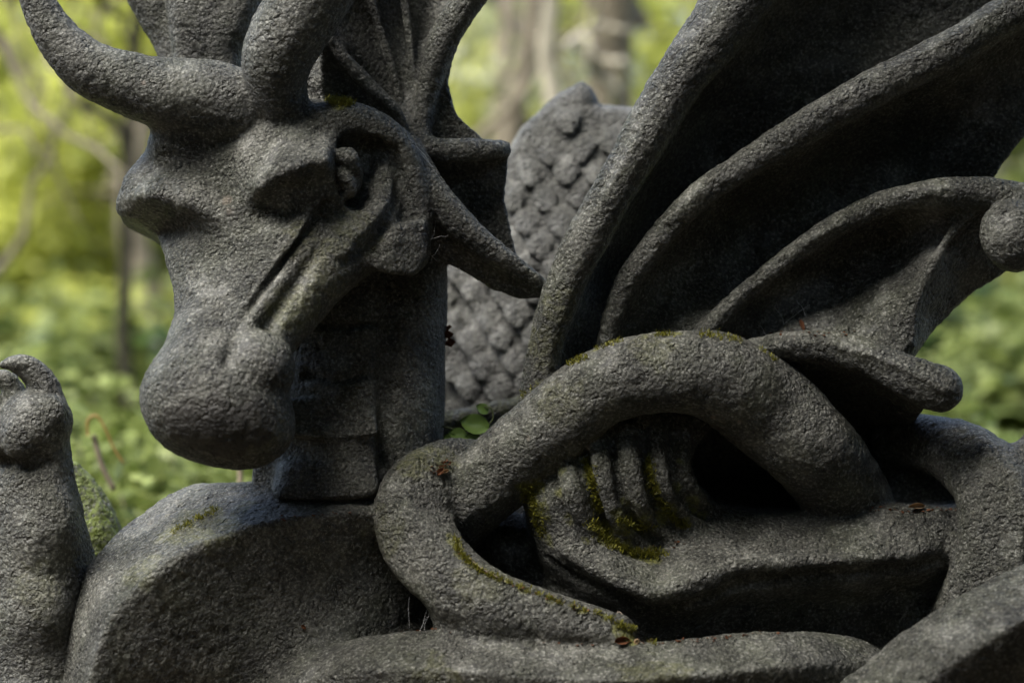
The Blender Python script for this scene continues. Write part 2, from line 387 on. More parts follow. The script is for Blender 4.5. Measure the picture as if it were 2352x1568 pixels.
# eye socket and the crescent folds
H.ell((822, 395, -70), (60, 66, 90), ry=8, op='sub', k=.014)
H.ell((850, 375, -30), (50, 50, 66), op='sub', k=.014)
H.tube([(872, 350, 30, 24), (888, 420, 0, 33), (868, 492, -40, 40), (815, 545, -72, 40), (762, 585, -95, 30)], lab=HEAD, k=.02)
H.tube(H.on([(900, 345, 0, 10), (918, 420, 0, 13), (905, 480, 0, 13), (868, 525, 0, 11), (825, 565, 0, 8)]), op='sub', k=.02)
H.tube(H.on([(790, 605, 0, 6), (840, 570, 0, 10), (880, 520, 0, 8)]), op='sub', k=.02)
H.ell((792, 402, -48), (42, 48, 58), lab=EYE, k=.008)
H.tube([(770, 360, -88, 15), (800, 360, -90, 20), (816, 390, -80, 14)], lab=LID, k=.008)
H.tube([(768, 388, -96, 8), (793, 412, -94, 14), (806, 438, -84, 15), (783, 457, -76, 10)], lab=LID, k=.008)
# grooves down the snout
H.tube(H.on([(748, 470, 4, 6), (706, 530, 2, 8), (658, 598, 0, 9), (609, 668, 0, 9), (565, 733, 0, 9), (537, 785, 0, 10), (517, 838, 2, 8)]), op='sub', k=.02)
H.tube(H.on([(748, 540, 2, 5), (700, 620, 0, 8), (650, 695, 0, 9), (612, 748, 2, 7)]), op='sub', k=.025)
H.tube(H.on([(700, 560, -2, 8), (655, 630, -4, 10), (605, 700, -4, 11), (570, 745, -3, 10), (545, 790, 0, 6)]), lab=HEAD, k=.02)
# broad flattened lower lip on the muzzle
# horns
H.tube([(30, -110, -90, 30), (75, -20, -80, 35), (125, 75, -70, 47), (205, 158, -55, 62), (315, 200, -40, 76), (430, 222, -20, 90), (520, 240, 0, 92), (580, 280, 30, 80)], lab=HORN, k=.012)
H.tube([(400, 330, 10, 60), (480, 300, 20, 70)], lab=HORN, k=.03)
H.tube([(655, 255, -30, 62), (635, 190, -60, 70), (640, 125, -85, 84), (690, 35, -100, 88), (750, -60, -100, 86), (800, -130, -100, 80)], lab=HORN2, k=.012)
# broad upright crest behind the horns
H.tube([(480, 220, 190, 74), (478, 110, 195, 84), (492, 20, 200, 110), (505, -90, 210, 130), (510, -140, 210, 135)], lab=CREST, k=.02, facets=[((0, -1, 0), .72)], fk=.02)
H.tube([(430, 190, 250, 40), (395, 90, 265, 48), (360, 0, 270, 62), (330, -100, 280, 74), (325, -140, 280, 74)], lab=CREST, k=.02)
# frill
H.sheet([(735, -150), (1170, -150), (1092, 0), (1042, 90), (1028, 190), (1050, 265), (1110, 318), (1170, 328), (1166, 400), (1158, 460), (1176, 540), (1192, 596), (1080, 620), (960, 560), (860, 330), (740, 240)],
        [(760, -100, 50), (760, 120, 60), (900, -100, 190), (880, 100, 185), (1000, -100, 285), (985, 60, 265), (1110, -140, 130), (1045, 80, 150), (1030, 200, 160), (940, 280, 150), (1060, 330, 150), (1165, 340, 150), (1160, 450, 170), (1185, 590, 190), (1050, 450, 210), (1000, 560, 210), (800, 250, 140)], t=30, k=.02, lab=FRILL)
H.tube([(845, -60, 112, 11), (852, 0, 115, 11), (885, 110, 138, 11), (915, 210, 128, 10), (930, 300, 120, 14)], lab=RIB1, k=.02)
H.tube([(925, -60, 185, 11), (930, 10, 183, 11), (943, 130, 172, 10), (946, 230, 145, 12), (948, 300, 125, 13)], lab=RIB2, k=.02)
H.tube([(1130, -90, 80, 40), (1075, 0, 90, 38), (1020, 85, 105, 34), (992, 170, 118, 30), (975, 240, 120, 26), (965, 310, 115, 24)], lab=RIB3, k=.03)
H.tube([(950, 325, 105, 22), (1010, 345, 100, 28), (1080, 345, 105, 28), (1140, 345, 120, 22), (1160, 348, 135, 14)], lab=RIB4, k=.02)
H.sheet([(758, 92), (835, 165), (918, 245), (932, 310), (860, 290), (740, 260), (722, 150)], [(758, 95, 60), (830, 170, 70), (915, 250, 90), (930, 300, 95), (800, 260, 120), (740, 180, 110), (735, 120, 90)], t=18, k=.02, lab=LOBE)
H.tube([(755, 105, 50, 12), (800, 150, 55, 12), (860, 210, 62, 12), (915, 262, 72, 10), (932, 310, 80, 8)], lab=LOBE, k=.02)
# ear
H.tube([(945, 340, 60, 26), (990, 430, 50, 34), (1060, 520, 50, 35), (1150, 592, 65, 30), (1210, 632, 80, 22), (1256, 662, 90, 12)], lab=EAR, k=.015, facets=[((.2, -.5, -.85), .6)], fk=.01)
H.sheet([(985, 460), (1060, 500), (1150, 575), (1240, 640), (1262, 662), (1250, 683), (1195, 687), (1130, 667), (1070, 628), (1015, 598), (975, 560)],
        [(990, 470, 90), (1060, 530, 80), (1150, 600, 90), (1240, 650, 95), (1000, 570, 120), (1080, 610, 125), (1180, 670, 125), (1250, 675, 110)], t=26, k=.02, lab=EAR)
def head_extra(V, N): return V
head_parts = bake(H, {HEAD: ('head', None), EYE: ('eye', HEAD), LID: ('eyelid', HEAD), HORN: ('horn', None), HORN2: ('horn', None), CREST: ('crest', None), FRILL: ('neck_frill', None),
                      RIB1: ('frill_rib', FRILL), RIB2: ('frill_rib', FRILL), RIB3: ('frill_rib', FRILL), RIB4: ('frill_rib', FRILL), LOBE: ('frill_lobe', FRILL), EAR: ('ear', HEAD), NECK: ('neck', None)}, M_STONE, statue, .85)
del H

# ------------------------------------------------------------------ wing
WG = Vol((-.02, -.22, .72), (1.45, .52, 2.08), VOX)
MEM, W1, W2, W3, W4, KNOB = range(1, 7)
R1 = [(1225, 960, 60, 46.0), (1240, 860, 40, 44.2), (1268, 740, 20, 44.2), (1320, 600, 0, 46.0), (1390, 470, -10, 49.7), (1475, 320, -10, 53.4), (1570, 170, -10, 60.7), (1670, 30, 0, 71.8), (1780, -120, 10, 82.8)]
R2 = [(1375, 900, 60, 24.1), (1392, 800, 45, 25.8), (1425, 680, 20, 27.5), (1495, 572, 0, 29.2), (1600, 455, -20, 31.8), (1720, 375, -30, 34.4), (1850, 292, -40, 39.6), (2000, 208, -40, 43.0), (2150, 130, -30, 44.7), (2290, 48, -10, 46.4), (2450, -60, 10, 49.9)]
R3 = [(1590, 840, 70, 15.8), (1625, 760, 50, 19.4), (1690, 690, 30, 22.9), (1800, 600, 10, 26.4), (1920, 518, -10, 29.0), (2050, 462, -20, 31.7), (2180, 442, -30, 33.4), (2280, 446, -30, 37.0), (2370, 468, -20, 38.7), (2480, 520, 0, 38.7)]
R4 = [(1650, 840, 60, 24), (1730, 805, 30, 28), (1810, 792, 0, 32), (1900, 795, -30, 36), (1990, 820, -60, 42), (2070, 858, -80, 50), (2130, 884, -85, 56), (2160, 895, -85, 54)]
WG.sheet([(1225, 900), (1250, 740), (1320, 600), (1390, 460), (1480, 310), (1570, 150), (1680, 0), (1780, -160), (2600, -160), (2500, -40), (2300, 70), (2100, 190), (1850, 330), (1650, 460), (1540, 590), (1470, 700), (1440, 880)],
         [(1250, 860, 60), (1290, 680, 40), (1400, 480, 30), (1500, 320, 40), (1640, 120, 50), (1800, -100, 60), (1340, 820, 170), (1400, 620, 200), (1500, 480, 230), (1650, 300, 250), (1850, 100, 230), (2100, -100, 150), (1440, 880, 170), (1480, 690, 180), (1650, 470, 210), (1850, 330, 230), (2100, 180, 250), (2300, 80, 260), (2550, -60, 250)], t=26, k=.03, lab=MEM)
WG.sheet([(1380, 900), (1400, 760), (1430, 670), (1500, 560), (1610, 440), (1720, 360), (1850, 280), (2000, 195), (2150, 115), (2300, 30), (2480, -80), (2560, 0), (2430, 180), (2352, 312), (2283, 404), (2270, 450), (2100, 480), (1900, 560), (1740, 690), (1680, 840)],
         [(1395, 860, 60), (1430, 700, 40), (1600, 460, 0), (1850, 295, -20), (2150, 130, -10), (2450, -50, 20), (1480, 760, 80), (1560, 610, 115), (1700, 500, 180), (1900, 400, 200), (2150, 290, 210), (2400, 130, 200), (2352, 320, 190), (2275, 420, 160), (2100, 470, 190), (1900, 550, 170), (1720, 680, 130), (1620, 740, 75), (1600, 840, 60)], t=26, k=.03, lab=MEM)
WG.sheet([(1600, 860), (1630, 760), (1690, 690), (1800, 600), (1920, 515), (2050, 460), (2180, 435), (2285, 450), (2330, 520), (2352, 600), (2300, 632), (2240, 668), (2180, 722), (2130, 775), (2102, 812), (2080, 850), (1900, 840), (1750, 860)],
         [(1640, 780, 60), (1700, 690, 45), (1900, 535, 0), (2100, 460, -10), (2260, 450, 0), (1760, 720, 110), (1900, 610, 130), (2050, 545, 130), (1800, 750, 80), (1950, 680, 90), (2060, 620, 70), (1900, 780, 20), (2000, 760, 10), (2140, 610, 0), (2205, 505, 20), (2090, 695, -20), (2083, 790, -20), (2120, 720, 60), (2180, 640, 80), (2300, 560, 130), (2295, 630, 170), (2180, 720, 150), (2103, 805, 80)], t=26, k=.02, lab=MEM)
WG.tube([(2218, 488, -10, 10), (2170, 560, -18, 12), (2125, 640, -25, 13), (2093, 700, -30, 13), (2086, 790, -30, 12)], lab=MEM, k=.03)
WG.sheet([(1480, 850), (1650, 815), (1800, 790), (1900, 790), (2000, 815), (2100, 860), (2150, 900), (2112, 950), (2040, 1120), (1800, 1140), (1480, 1120)],
         [(1480, 860, 120), (1660, 840, 70), (1800, 800, 20), (1900, 800, -10), (2000, 830, -40), (2100, 870, -60), (1750, 880, 130), (1900, 890, 170), (2030, 920, 160), (2120, 940, 60), (1800, 1000, 320), (2000, 1000, 300), (2120, 1000, 220), (1800, 1130, 450), (2050, 1110, 450), (1500, 1000, 300), (1500, 1120, 420)], t=30, k=.03, lab=MEM)  # lower part extended back as an added roof, keeping light off the hollow
WG.tube(R1, lab=W1, k=.03, facets=[((-.75, -.65, 0), .80)], fk=.02)
WG.tube(R2, lab=W2, k=.03); WG.tube(R3, lab=W3, k=.03)
WG.tube(R4, lab=W4, k=.03, sy=.9)
WG.tube([(2370, 468, -20, 40), (2425, 500, -40, 44), (2410, 545, -65, 50), (2345, 548, -70, 62)], lab=KNOB, k=.02)
WG.ell((2328, 543, -70), (76, 76, 84), ry=10, lab=KNOB, k=.012)
bake(WG, {MEM: ('wing_membrane', None), W1: ('wing_rib', None), W2: ('wing_rib', None), W3: ('wing_rib', None), W4: ('wing_rib', None), KNOB: ('wing_knob', None)}, M_STONE, statue)
del WG

# ------------------------------------------------------------------ coils and body
C = Vol((-1.14, -.78, .0), (1.6, .74, 1.22), VOX * 1.08)
BODY, ARCH, COIL, FOLD, BCOIL, RCOIL, NCOIL, MASS = range(1, 9)
# the mass behind, seen only in the hollows
C.tube([(1000, 1400, 420, 180), (1300, 1300, 480, 210), (1700, 1250, 520, 200), (2100, 1250, 500, 190), (2400, 1300, 480, 190)], lab=MASS, k=.03)
C.tube([(900, 1600, 200, 250), (1500, 1640, 250, 260), (2300, 1640, 200, 260)], lab=MASS, k=.03)
C.tube([(1150, 1240, 180, 70), (1260, 1330, 150, 75), (1330, 1450, 100, 90)], lab=MASS, k=.04)
# great round flank at the left, flat shelf on top, flat face to the viewer
C.sheet([(150, 1950), (178, 1700), (205, 1568), (222, 1490), (255, 1415), (330, 1335), (400, 1283), (480, 1243), (580, 1208), (680, 1188), (770, 1178), (860, 1172), (960, 1200), (1010, 1300), (1010, 1950)],
        [(200, 1568, -290), (260, 1420, -270), (400, 1290, -230), (580, 1212, -165), (860, 1180, -75), (400, 1500, -205), (600, 1400, -125), (600, 1650, -100), (850, 1300, -40), (850, 1550, -80), (920, 1400, 0), (990, 1400, 110), (1000, 1700, -60), (300, 1900, -170)], lab=BODY, k=.03, slope=.40, back=.34, rk=.010)
C.ell((620, 1560, 330), (400, 220, 380), lab=BODY, k=.05)
# fat band along the bottom
C.tube([(620, 1640, -60, 90), (760, 1580, -130, 100), (900, 1556, -190, 108), (1050, 1553, -230, 110), (1200, 1564, -255, 110), (1330, 1576, -265, 110), (1480, 1577, -268, 110), (1600, 1567, -262, 110), (1720, 1553, -240, 108), (1830, 1549, -190, 106), (1940, 1562, -100, 104), (2030, 1610, 0, 100)], lab=BCOIL, k=.03,
       facets=[((0, -.45, .89), .62), ((.1, -.90, -.42), .60)], fk=.007, n=12)
C.tube([(700, 1760, -100, 150), (1000, 1740, -200, 130), (1400, 1740, -230, 130), (1800, 1740, -190, 130), (2000, 1760, -40, 130)], lab=BCOIL, k=.04)
C.ell((2140, 1115, 270), (150, 70, 100), lab=MASS, k=.03)  # added block that hides sky-lit stone so this hollow stays dark
C.sheet([(1195, 1090), (1300, 985), (1400, 940), (1620, 940), (1640, 985), (1600, 1030), (1588, 1070), (1602, 1110), (1640, 1150), (1690, 1170), (1760, 1178), (1830, 1176), (1900, 1172), (1960, 1167), (2060, 1162), (2225, 1164), (2300, 1300), (2150, 1480), (1700, 1520), (1420, 1480), (1300, 1400), (1240, 1290), (1210, 1200), (1200, 1130)],
        [(1200, 1100, 15), (1240, 1150, -65), (1300, 1100, -75), (1345, 1030, -35), (1450, 1000, -25), (1560, 980, 15), (1620, 960, 65), (1600, 1060, 35), (1400, 1120, -70), (1500, 1100, -50), (1575, 1140, -5),
         (1360, 1215, -55), (1440, 1262, -55), (1530, 1270, -35), (1620, 1210, 25), (1700, 1182, 85), (1830, 1184, 75), (1960, 1175, 45), (2080, 1168, 25), (2210, 1170, 50),
         (1250, 1215, -40), (1300, 1258, -85), (1390, 1318, -125), (1500, 1360, -150), (1570, 1345, -145), (1650, 1310, -130), (1800, 1290, -110), (1950, 1284, -95), (2100, 1270, -60), (2210, 1262, 0), (1500, 1310, -85), (1700, 1240, -10), (1900, 1230, -25), (2080, 1220, -20),
         (1240, 1280, 20), (1300, 1350, 30), (1400, 1400, -20), (1520, 1420, -40), (1680, 1400, -10), (1850, 1390, 20), (2050, 1370, 60), (2200, 1350, 120), (1450, 1480, 40), (1700, 1500, 60), (2100, 1470, 120)], lab=COIL, k=.03, slope=.0, back=.2, rk=.012)
C.tube([(1500, 1420, 60, 90), (1700, 1420, 100, 100), (1950, 1400, 140, 100), (2150, 1400, 200, 90)], lab=COIL, k=.05)
# folds of the twisted belly and the mossy creases between them
for pts in ([(1300, 1060, 8, 16), (1312, 1120, 8, 24), (1340, 1190, 8, 24), (1375, 1240, 14, 14)], [(1372, 1010, 12, 24), (1378, 1080, 10, 30), (1402, 1160, 10, 32), (1440, 1220, 14, 26), (1480, 1255, 18, 14)],
            [(1440, 990, 10, 22), (1442, 1060, 10, 28), (1462, 1140, 10, 30), (1500, 1205, 14, 24), (1545, 1245, 18, 12)], [(1512, 975, 10, 18), (1512, 1050, 8, 22), (1530, 1120, 8, 24), (1568, 1180, 12, 18), (1612, 1212, 16, 10)],
            [(1572, 970, 8, 18), (1562, 1050, 8, 20), (1582, 1115, 8, 20), (1622, 1165, 12, 14)]):
    C.tube([(a, b, c - 5, d + 3) for a, b, c, d in C.on(pts)], lab=FOLD, k=.010)
C.tube(C.on([(1270, 1290, 0, 14), (1330, 1330, 0, 20), (1400, 1362, 0, 22), (1500, 1402, 0, 24), (1590, 1384, 0, 24), (1700, 1342, 0, 24), (1850, 1322, 0, 22), (2000, 1312, 0, 20), (2150, 1292, 0, 16)]), op='sub', k=.012)
C.tube(C.on([(1300, 1262, 10, 14), (1390, 1318, 10, 16), (1500, 1360, 10, 18), (1570, 1345, 10, 18), (1650, 1310, 10, 16), (1800, 1290, 10, 16), (1950, 1284, 10, 14), (2100, 1270, 12, 12)]), lab=COIL, k=.012)
for pts in ([(1272, 1075, 0, 6), (1285, 1130, 0, 8), (1308, 1190, 0, 9), (1345, 1240, 0, 8)], [(1345, 1020, 0, 8), (1352, 1090, 0, 11), (1371, 1159, 0, 12), (1390, 1210, 0, 14), (1420, 1252, 0, 14), (1470, 1276, 0, 12), (1530, 1284, 2, 7)],
            [(1410, 1000, 0, 6), (1412, 1070, 0, 8), (1432, 1150, 0, 10), (1468, 1212, 0, 12), (1515, 1250, 2, 8)], [(1483, 985, 0, 8), (1480, 1047, 0, 11), (1493, 1120, 0, 13), (1521, 1190, 0, 13), (1577, 1230, 2, 8)],
            [(1543, 980, 0, 7), (1540, 1054, 0, 9), (1556, 1120, 0, 11), (1590, 1168, 0, 11), (1625, 1190, 2, 6)]):
    C.tube(C.on(pts), op='sub', k=.008)
# right hand coil
C.tube([(2060, 1012, 240, 60), (2130, 1016, 160, 66), (2215, 1050, 70, 80), (2285, 1120, 0, 98), (2312, 1200, -40, 112), (2310, 1270, -50, 114), (2262, 1370, -20, 98), (2200, 1500, 40, 95)], lab=RCOIL, k=.02,
       facets=[((-.50, -.85, .1), .68), ((.75, -.66, 0), .66)], fk=.008)
C.tube([(2400, 1000, 30, 40), (2352, 1080, 20, 50), (2380, 1200, 0, 90)], lab=RCOIL, k=.03)
# big arch
ARC = [(1020, 1240, 80, 70), (1068, 1165, 20, 84), (1150, 1082, 10, 88), (1258, 988, -20, 92), (1365, 897, -45, 89), (1470, 860, -55, 90), (1565, 854, -50, 92), (1665, 874, -20, 106), (1765, 942, 25, 112), (1858, 1025, 30, 106), (1935, 1125, 120, 98), (1985, 1230, 190, 90)]
C.tube(ARC, lab=ARCH, k=.012)
# small coil in front with its ridge
C.tube([(1180, 1090, 120, 66), (1090, 1082, 60, 72), (1010, 1092, 0, 80), (955, 1150, -50, 90), (965, 1240, -100, 92), (1035, 1325, -150, 86), (1140, 1385, -185, 72), (1270, 1420, -200, 58), (1370, 1443, -205, 46), (1425, 1455, -205, 40)], lab=COIL + 20, k=.015,
       facets=[((-.55, -.83, .1), .74), ((.62, -.62, .45), .66)], fk=.008)
C.tube([(1050, 1400, -150, 60), (1120, 1435, -180, 50), (1260, 1465, -200, 34)], lab=COIL + 20, k=.03)
# nearest coil, bottom right
C.tube([(1850, 1850, -330, 150), (2030, 1680, -345, 150), (2200, 1540, -350, 148), (2370, 1440, -350, 145), (2560, 1350, -340, 140)], lab=NCOIL, k=.01,
       facets=[((-.35, -.40, .84), .68), ((.28, -.86, -.42), .62)], fk=.008)
bake(C, {BODY: ('flank', None), ARCH: ('arched_coil', None), COIL: ('belly_coil', None), COIL + 20: ('tail_coil', None), FOLD: ('belly_folds', None), BCOIL: ('lower_coil', None), RCOIL: ('side_coil', None), NCOIL: ('near_coil', None), MASS: ('body_core', None)}, M_STONE, statue)
del C

# ------------------------------------------------------------------ raised foreleg with claws
LG = Vol((-1.5, -.3, .0), (-.88, .35, 1.16), VOX)
ARM, CLAW, CLAW2, CLAW3 = 1, 2, 3, 4
LG.tube([(80, 975, 0, 80), (82, 1060, 5, 86), (78, 1170, 5, 104), (82, 1290, 0, 116), (80, 1400, -5, 122), (85, 1560, -10, 124), (90, 1800, -10, 130)], lab=ARM, k=.03)
LG.ell((84, 975, -10), (84, 88, 84), lab=ARM, k=.01)
LG.ell((48, 1000, -60), (46, 48, 62), lab=ARM, k=.006)
LG.ell((4, 1010, -30), (36, 44, 52), lab=ARM, k=.006)
LG.ell((110, 950, -50), (44, 40, 46), lab=ARM, k=.010)
LG.ell((95, 1230, -50), (80, 70, 120), ry=-12, lab=ARM, k=.02)
LG.ell((80, 1410, -80), (84, 66, 100), lab=ARM, k=.015)
LG.ell((70, 1610, -70), (100, 90, 90), lab=ARM, k=.012)
LG.tube([(140, 1160, 40, 30), (180, 1280, 50, 36), (212, 1370, 50, 40), (200, 1500, 40, 60)], lab=ARM, k=.04)
LG.tube(LG.on([(10, 1060, 0, 8), (60, 1068, 0, 12), (110, 1058, 0, 8)]), op='sub', k=.03)
LG.tube([(110, 925, 0, 40), (96, 880, 0, 36), (66, 848, -10, 27), (34, 836, -20, 16), (6, 838, -25, 7)], lab=CLAW, k=.008)
LG.tube([(40, 930, 30, 30), (30, 895, 30, 26), (8, 868, 20, 18), (-30, 862, 10, 8)], lab=CLAW2, k=.008)
LG.tube([(20, 985, 20, 34), (-5, 940, 20, 30), (-50, 915, 10, 20)], lab=CLAW3, k=.008)
bake(LG, {ARM: ('foreleg', None), CLAW: ('claw', ARM), CLAW2: ('claw', ARM), CLAW3: ('claw', ARM)}, M_STONE, statue)
del LG

# ================================================================== SCALED STONE BEHIND
S = Vol((-.36, .48, .0), (.66, 1.15, 1.86), .007)
S.sheet([(990, 620), (1010, 560), (1090, 470), (1165, 350), (1200, 292), (1280, 218), (1335, 188), (1360, 203), (1378, 240), (1475, 246), (1600, 230), (1700, 400), (1700, 1500), (850, 1500), (900, 900)],
        [(1335, 200, 760), (1180, 380, 760), (1040, 620, 760), (1450, 260, 780), (1500, 700, 700), (1250, 600, 690), (1150, 900, 660), (1400, 1100, 650), (1000, 1000, 700), (1600, 1200, 660)], t=110, k=.03, lab=1, rk=.05)
# overlapping scales
sc_ = []
for row in range(15, -1, -1):
    for c_ in range(11):
        u = 985 + c_ * 72 + (row % 2) * 36 + rng.normal() * 4 - row * 5; v = 226 + row * 54 + rng.normal() * 4 - (c_ - 4) * 6
        d = S.surf(u, v - 30, 0, None)
        if d is None or any(S.surf(u + a, v + b, 0, None) is None for a, b in ((0, -56), (-40, -30), (40, -30))): continue
        sc_.append((u, v, d, rng.uniform(.9, 1.1)))
sc_ = [(u, v, S.surf(u, v - 42), S.surf(u, v), S.surf(u, v + 44), q) for u, v, d, q in sc_]
for u, v, a, b, c, q in sc_:
    if c == 0 or a == 0: continue
    S.hull([(u - 34 * q, v - 44, a + 8), (u + 34 * q, v - 44, a + 8), (u + 37 * q, v + 6, b - 14), (u + 20, v + 38, c - 22), (u, v + 46 * q, c - 26), (u - 20, v + 38, c - 22), (u - 37 * q, v + 6, b - 14), (u, v - 6, b - 24), (u, v, b + 50)], lab=1, k=.002, rk=.006)
sroot = empty('scaled_stone', tuple(P(1250, 1500, 700)))
tag(sroot, 'pale grey stone slab carved with overlapping scales, standing between neck and wing', 'sculpture')
bake(S, {1: ('scaled_body', None)}, M_BACK, sroot, 1.0)
del S

# ledge between slab and coils, mossy rock at the left
LD = Vol((-.35, .3, .4), (.25, .75, 1.05), .008)
LD.tube([(900, 1010, 420, 34), (1020, 975, 430, 30), (1100, 955, 440, 28), (1200, 935, 450, 28), (1300, 920, 450, 28)], lab=1, k=.02)
LD.tube([(900, 1060, 440, 40), (1100, 1030, 450, 50), (1300, 990, 460, 50)], lab=1, k=.03)
bake(LD, {1: ('stone_ledge', None)}, M_LEDGE, None)
led = bpy.data.objects['stone_ledge']; tag(led, 'low rounded stone ledge with mossy top behind the ivy sprig', 'ledge')
RK = Vol((-1.12, .15, .1), (-.7, .6, .95), .007)
RK.tube([(165, 1085, 300, 26), (205, 1170, 300, 50), (235, 1270, 300, 58), (255, 1360, 300, 62), (260, 1500, 300, 90)], lab=1, k=.02)
bake(RK, {1: ('mossy_rock', None)}, M_MOSSROCK, None, 1.5)
tag(bpy.data.objects['mossy_rock'], 'upright rock coated in bright green moss just behind the raised foreleg', 'rock')

# ------------------------------------------------------------------ stains, chips and moss on the stone (attributes on the meshes)
BV = BVHTree.FromPolygons([tuple(v) for v in np.vstack(ALLV)], [tuple(int(i) for i in f) for f in np.vstack(ALLF)])
CAM = Vector((0, -DIST, ZC))
def hit(u, v):
    t = Vector(P(u, v, 0)); d = (t - CAM).normalized(); h = BV.ray_cast(CAM, d)
    return h[0], h[1]
def attr_paint(objs, name, spots):
    cs = [(hit(u, v)[0], r / 1000, a) for (u, v, r, a) in spots]
    cs = [(np.array(c), r, a) for c, r, a in cs if c is not None]
    for o in objs:
        me = o.data; n = len(me.vertices); co = np.empty(n * 3, np.float32); me.vertices.foreach_get('co', co); co = co.reshape(-1, 3)
        val = np.zeros(n, np.float32)
        for c, r, a in cs:
            m = np.all(np.abs(co - c) < r * 1.8, 1)
            if m.any():
                q = co[m]; dd = np.linalg.norm(q - c, axis=1) / r + vnoise(q * 30) * .9 + vnoise(q * 80) * .5
                val[m] = np.maximum(val[m], a * np.clip((1.05 - dd) * 4, 0, 1))
        if val.max() > 0:
            at = me.attributes.new(name, 'FLOAT', 'POINT'); at.data.foreach_set('value', val)
stat = [o for o in bpy.data.objects if o.type == 'MESH' and o.data.materials and o.data.materials[0] is M_STONE]
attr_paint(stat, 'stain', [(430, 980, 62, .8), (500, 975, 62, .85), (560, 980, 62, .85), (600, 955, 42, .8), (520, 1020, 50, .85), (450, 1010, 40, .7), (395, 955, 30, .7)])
attr_paint(stat, 'chip', [(521, 462, 12, .6), (527, 485, 9, .5), (1770, 905, 4, .9), (1638, 957, 5, .9), (1699, 968, 5, .9), (1665, 1013, 6, .8), (840, 1010, 4, .8), (330, 190, 5, .8), (2185, 938, 3, .7), (1215, 1006, 4, .6)])
mossline = [(1285, 1130, 12, .8), (1308, 1190, 14, .9), (1345, 1240, 14, 1), (1352, 1090, 14, .9), (1371, 1159, 18, 1), (1390, 1210, 22, 1), (1415, 1180, 20, .8), (1430, 1215, 26, .9), (1432, 1150, 12, .8), (1468, 1212, 18, .9), (1493, 1120, 16, 1), (1521, 1190, 22, 1), (1556, 1120, 12, .9), (1590, 1168, 20, 1), (1040, 1240, 24, .8), (1060, 1275, 16, .8), (1215, 1120, 30, 1), (1235, 1170, 32, 1), (1255, 1230, 26, .8), (1370, 1210, 26, 1), (1400, 1245, 30, 1), (1440, 1262, 34, 1), (1500, 1272, 32, 1), (1345, 1060, 14, .8), (1360, 1110, 16, .9), (1375, 1160, 18, 1),
            (1490, 1050, 12, .8), (1500, 1120, 20, 1), (1530, 1170, 30, 1), (1570, 1200, 20, .9), (1610, 1180, 20, .9), (1590, 1150, 26, .8), (1450, 1200, 28, .7), (1290, 1080, 10, .7), (1430, 1445, 22, 1), (1445, 1462, 18, 1), (1480, 1200, 28, .8), (1560, 1060, 10, .8), (780, 236, 20, .9)]
mossline += [(u, v, 12, .8) for u, v in [(1330, 825), (1370, 802), (1420, 783), (1480, 772), (1560, 766), (1640, 768), (1700, 780), (1750, 803), (1200, 905), (1240, 880), (1090, 1300), (1130, 1325), (1200, 1352), (1260, 1376), (1330, 1400), (1390, 1420)]]
mossline += [(760, 600, 70, .28), (700, 560, 50, .25), (820, 520, 60, .25), (680, 700, 60, .3), (1500, 800, 60, .22), (1300, 930, 60, .22), (960, 1060, 50, .4), (1010, 1050, 40, .4), (1450, 1190, 70, .2), (450, 1210, 90, .35), (330, 1300, 60, .3), (1260, 800, 60, .35), (1290, 700, 50, .3), (600, 1000, 60, .2), (90, 1350, 60, .2), (1100, 1340, 60, .2), (1000, 1590, 80, .3), (1500, 1560, 80, .3), (880, 1230, 60, .25)]
mossline += [(u, v, 22, .45) for u, v in [(450, 1205), (500, 1180), (400, 1240), (540, 1180), (470, 1225), (560, 1160)]]
attr_paint(stat, 'moss', mossline)
rk_ = bpy.data.objects['mossy_rock'].data; rk_.attributes.new('moss', 'FLOAT', 'POINT').data.foreach_set('value', np.ones(len(rk_.vertices), np.float32))
attr_paint([led], 'moss', [(1040, 948, 40, .7), (1100, 930, 40, .7), (1170, 920, 40, .6)])

# ================================================================== SETTING
def gz(x, y):
    """height of the woodland floor: level round the statue, climbing behind it"""
    t = np.clip((np.asarray(y, float) - 1.6) / 10, 0, 3)
    return t * 1.5 + .12 * np.sin(np.asarray(x) * .9 + 1) * np.clip(t * 3, 0, 1) 
gx = np.concatenate([np.linspace(-120, -14, 12), np.linspace(-12, 12, 70), np.linspace(14, 120, 12)]); gy = np.concatenate([np.linspace(-60, -8, 8), np.linspace(-7, 24, 90), np.linspace(27, 200, 14)])
GX, GY = np.meshgrid(gx, gy, indexing='ij'); GZ = gz(GX, GY) + rng.normal(size=GX.shape) * .015 * (np.abs(GX) < 12)
nX, nY = GX.shape; ii = np.arange(nX * nY).reshape(nX, nY)
gf = np.stack([ii[:-1, :-1], ii[1:, :-1], ii[1:, 1:], ii[:-1, 1:]], -1).reshape(-1, 4)
M_GROUND = plain('leaf_mould', (.035, .028, .018), (.10, .075, .045), 9, .95, .8)
tag(mesh_obj('ground', np.stack([GX, GY, GZ], -1).reshape(-1, 3), gf, M_GROUND), kind='structure')

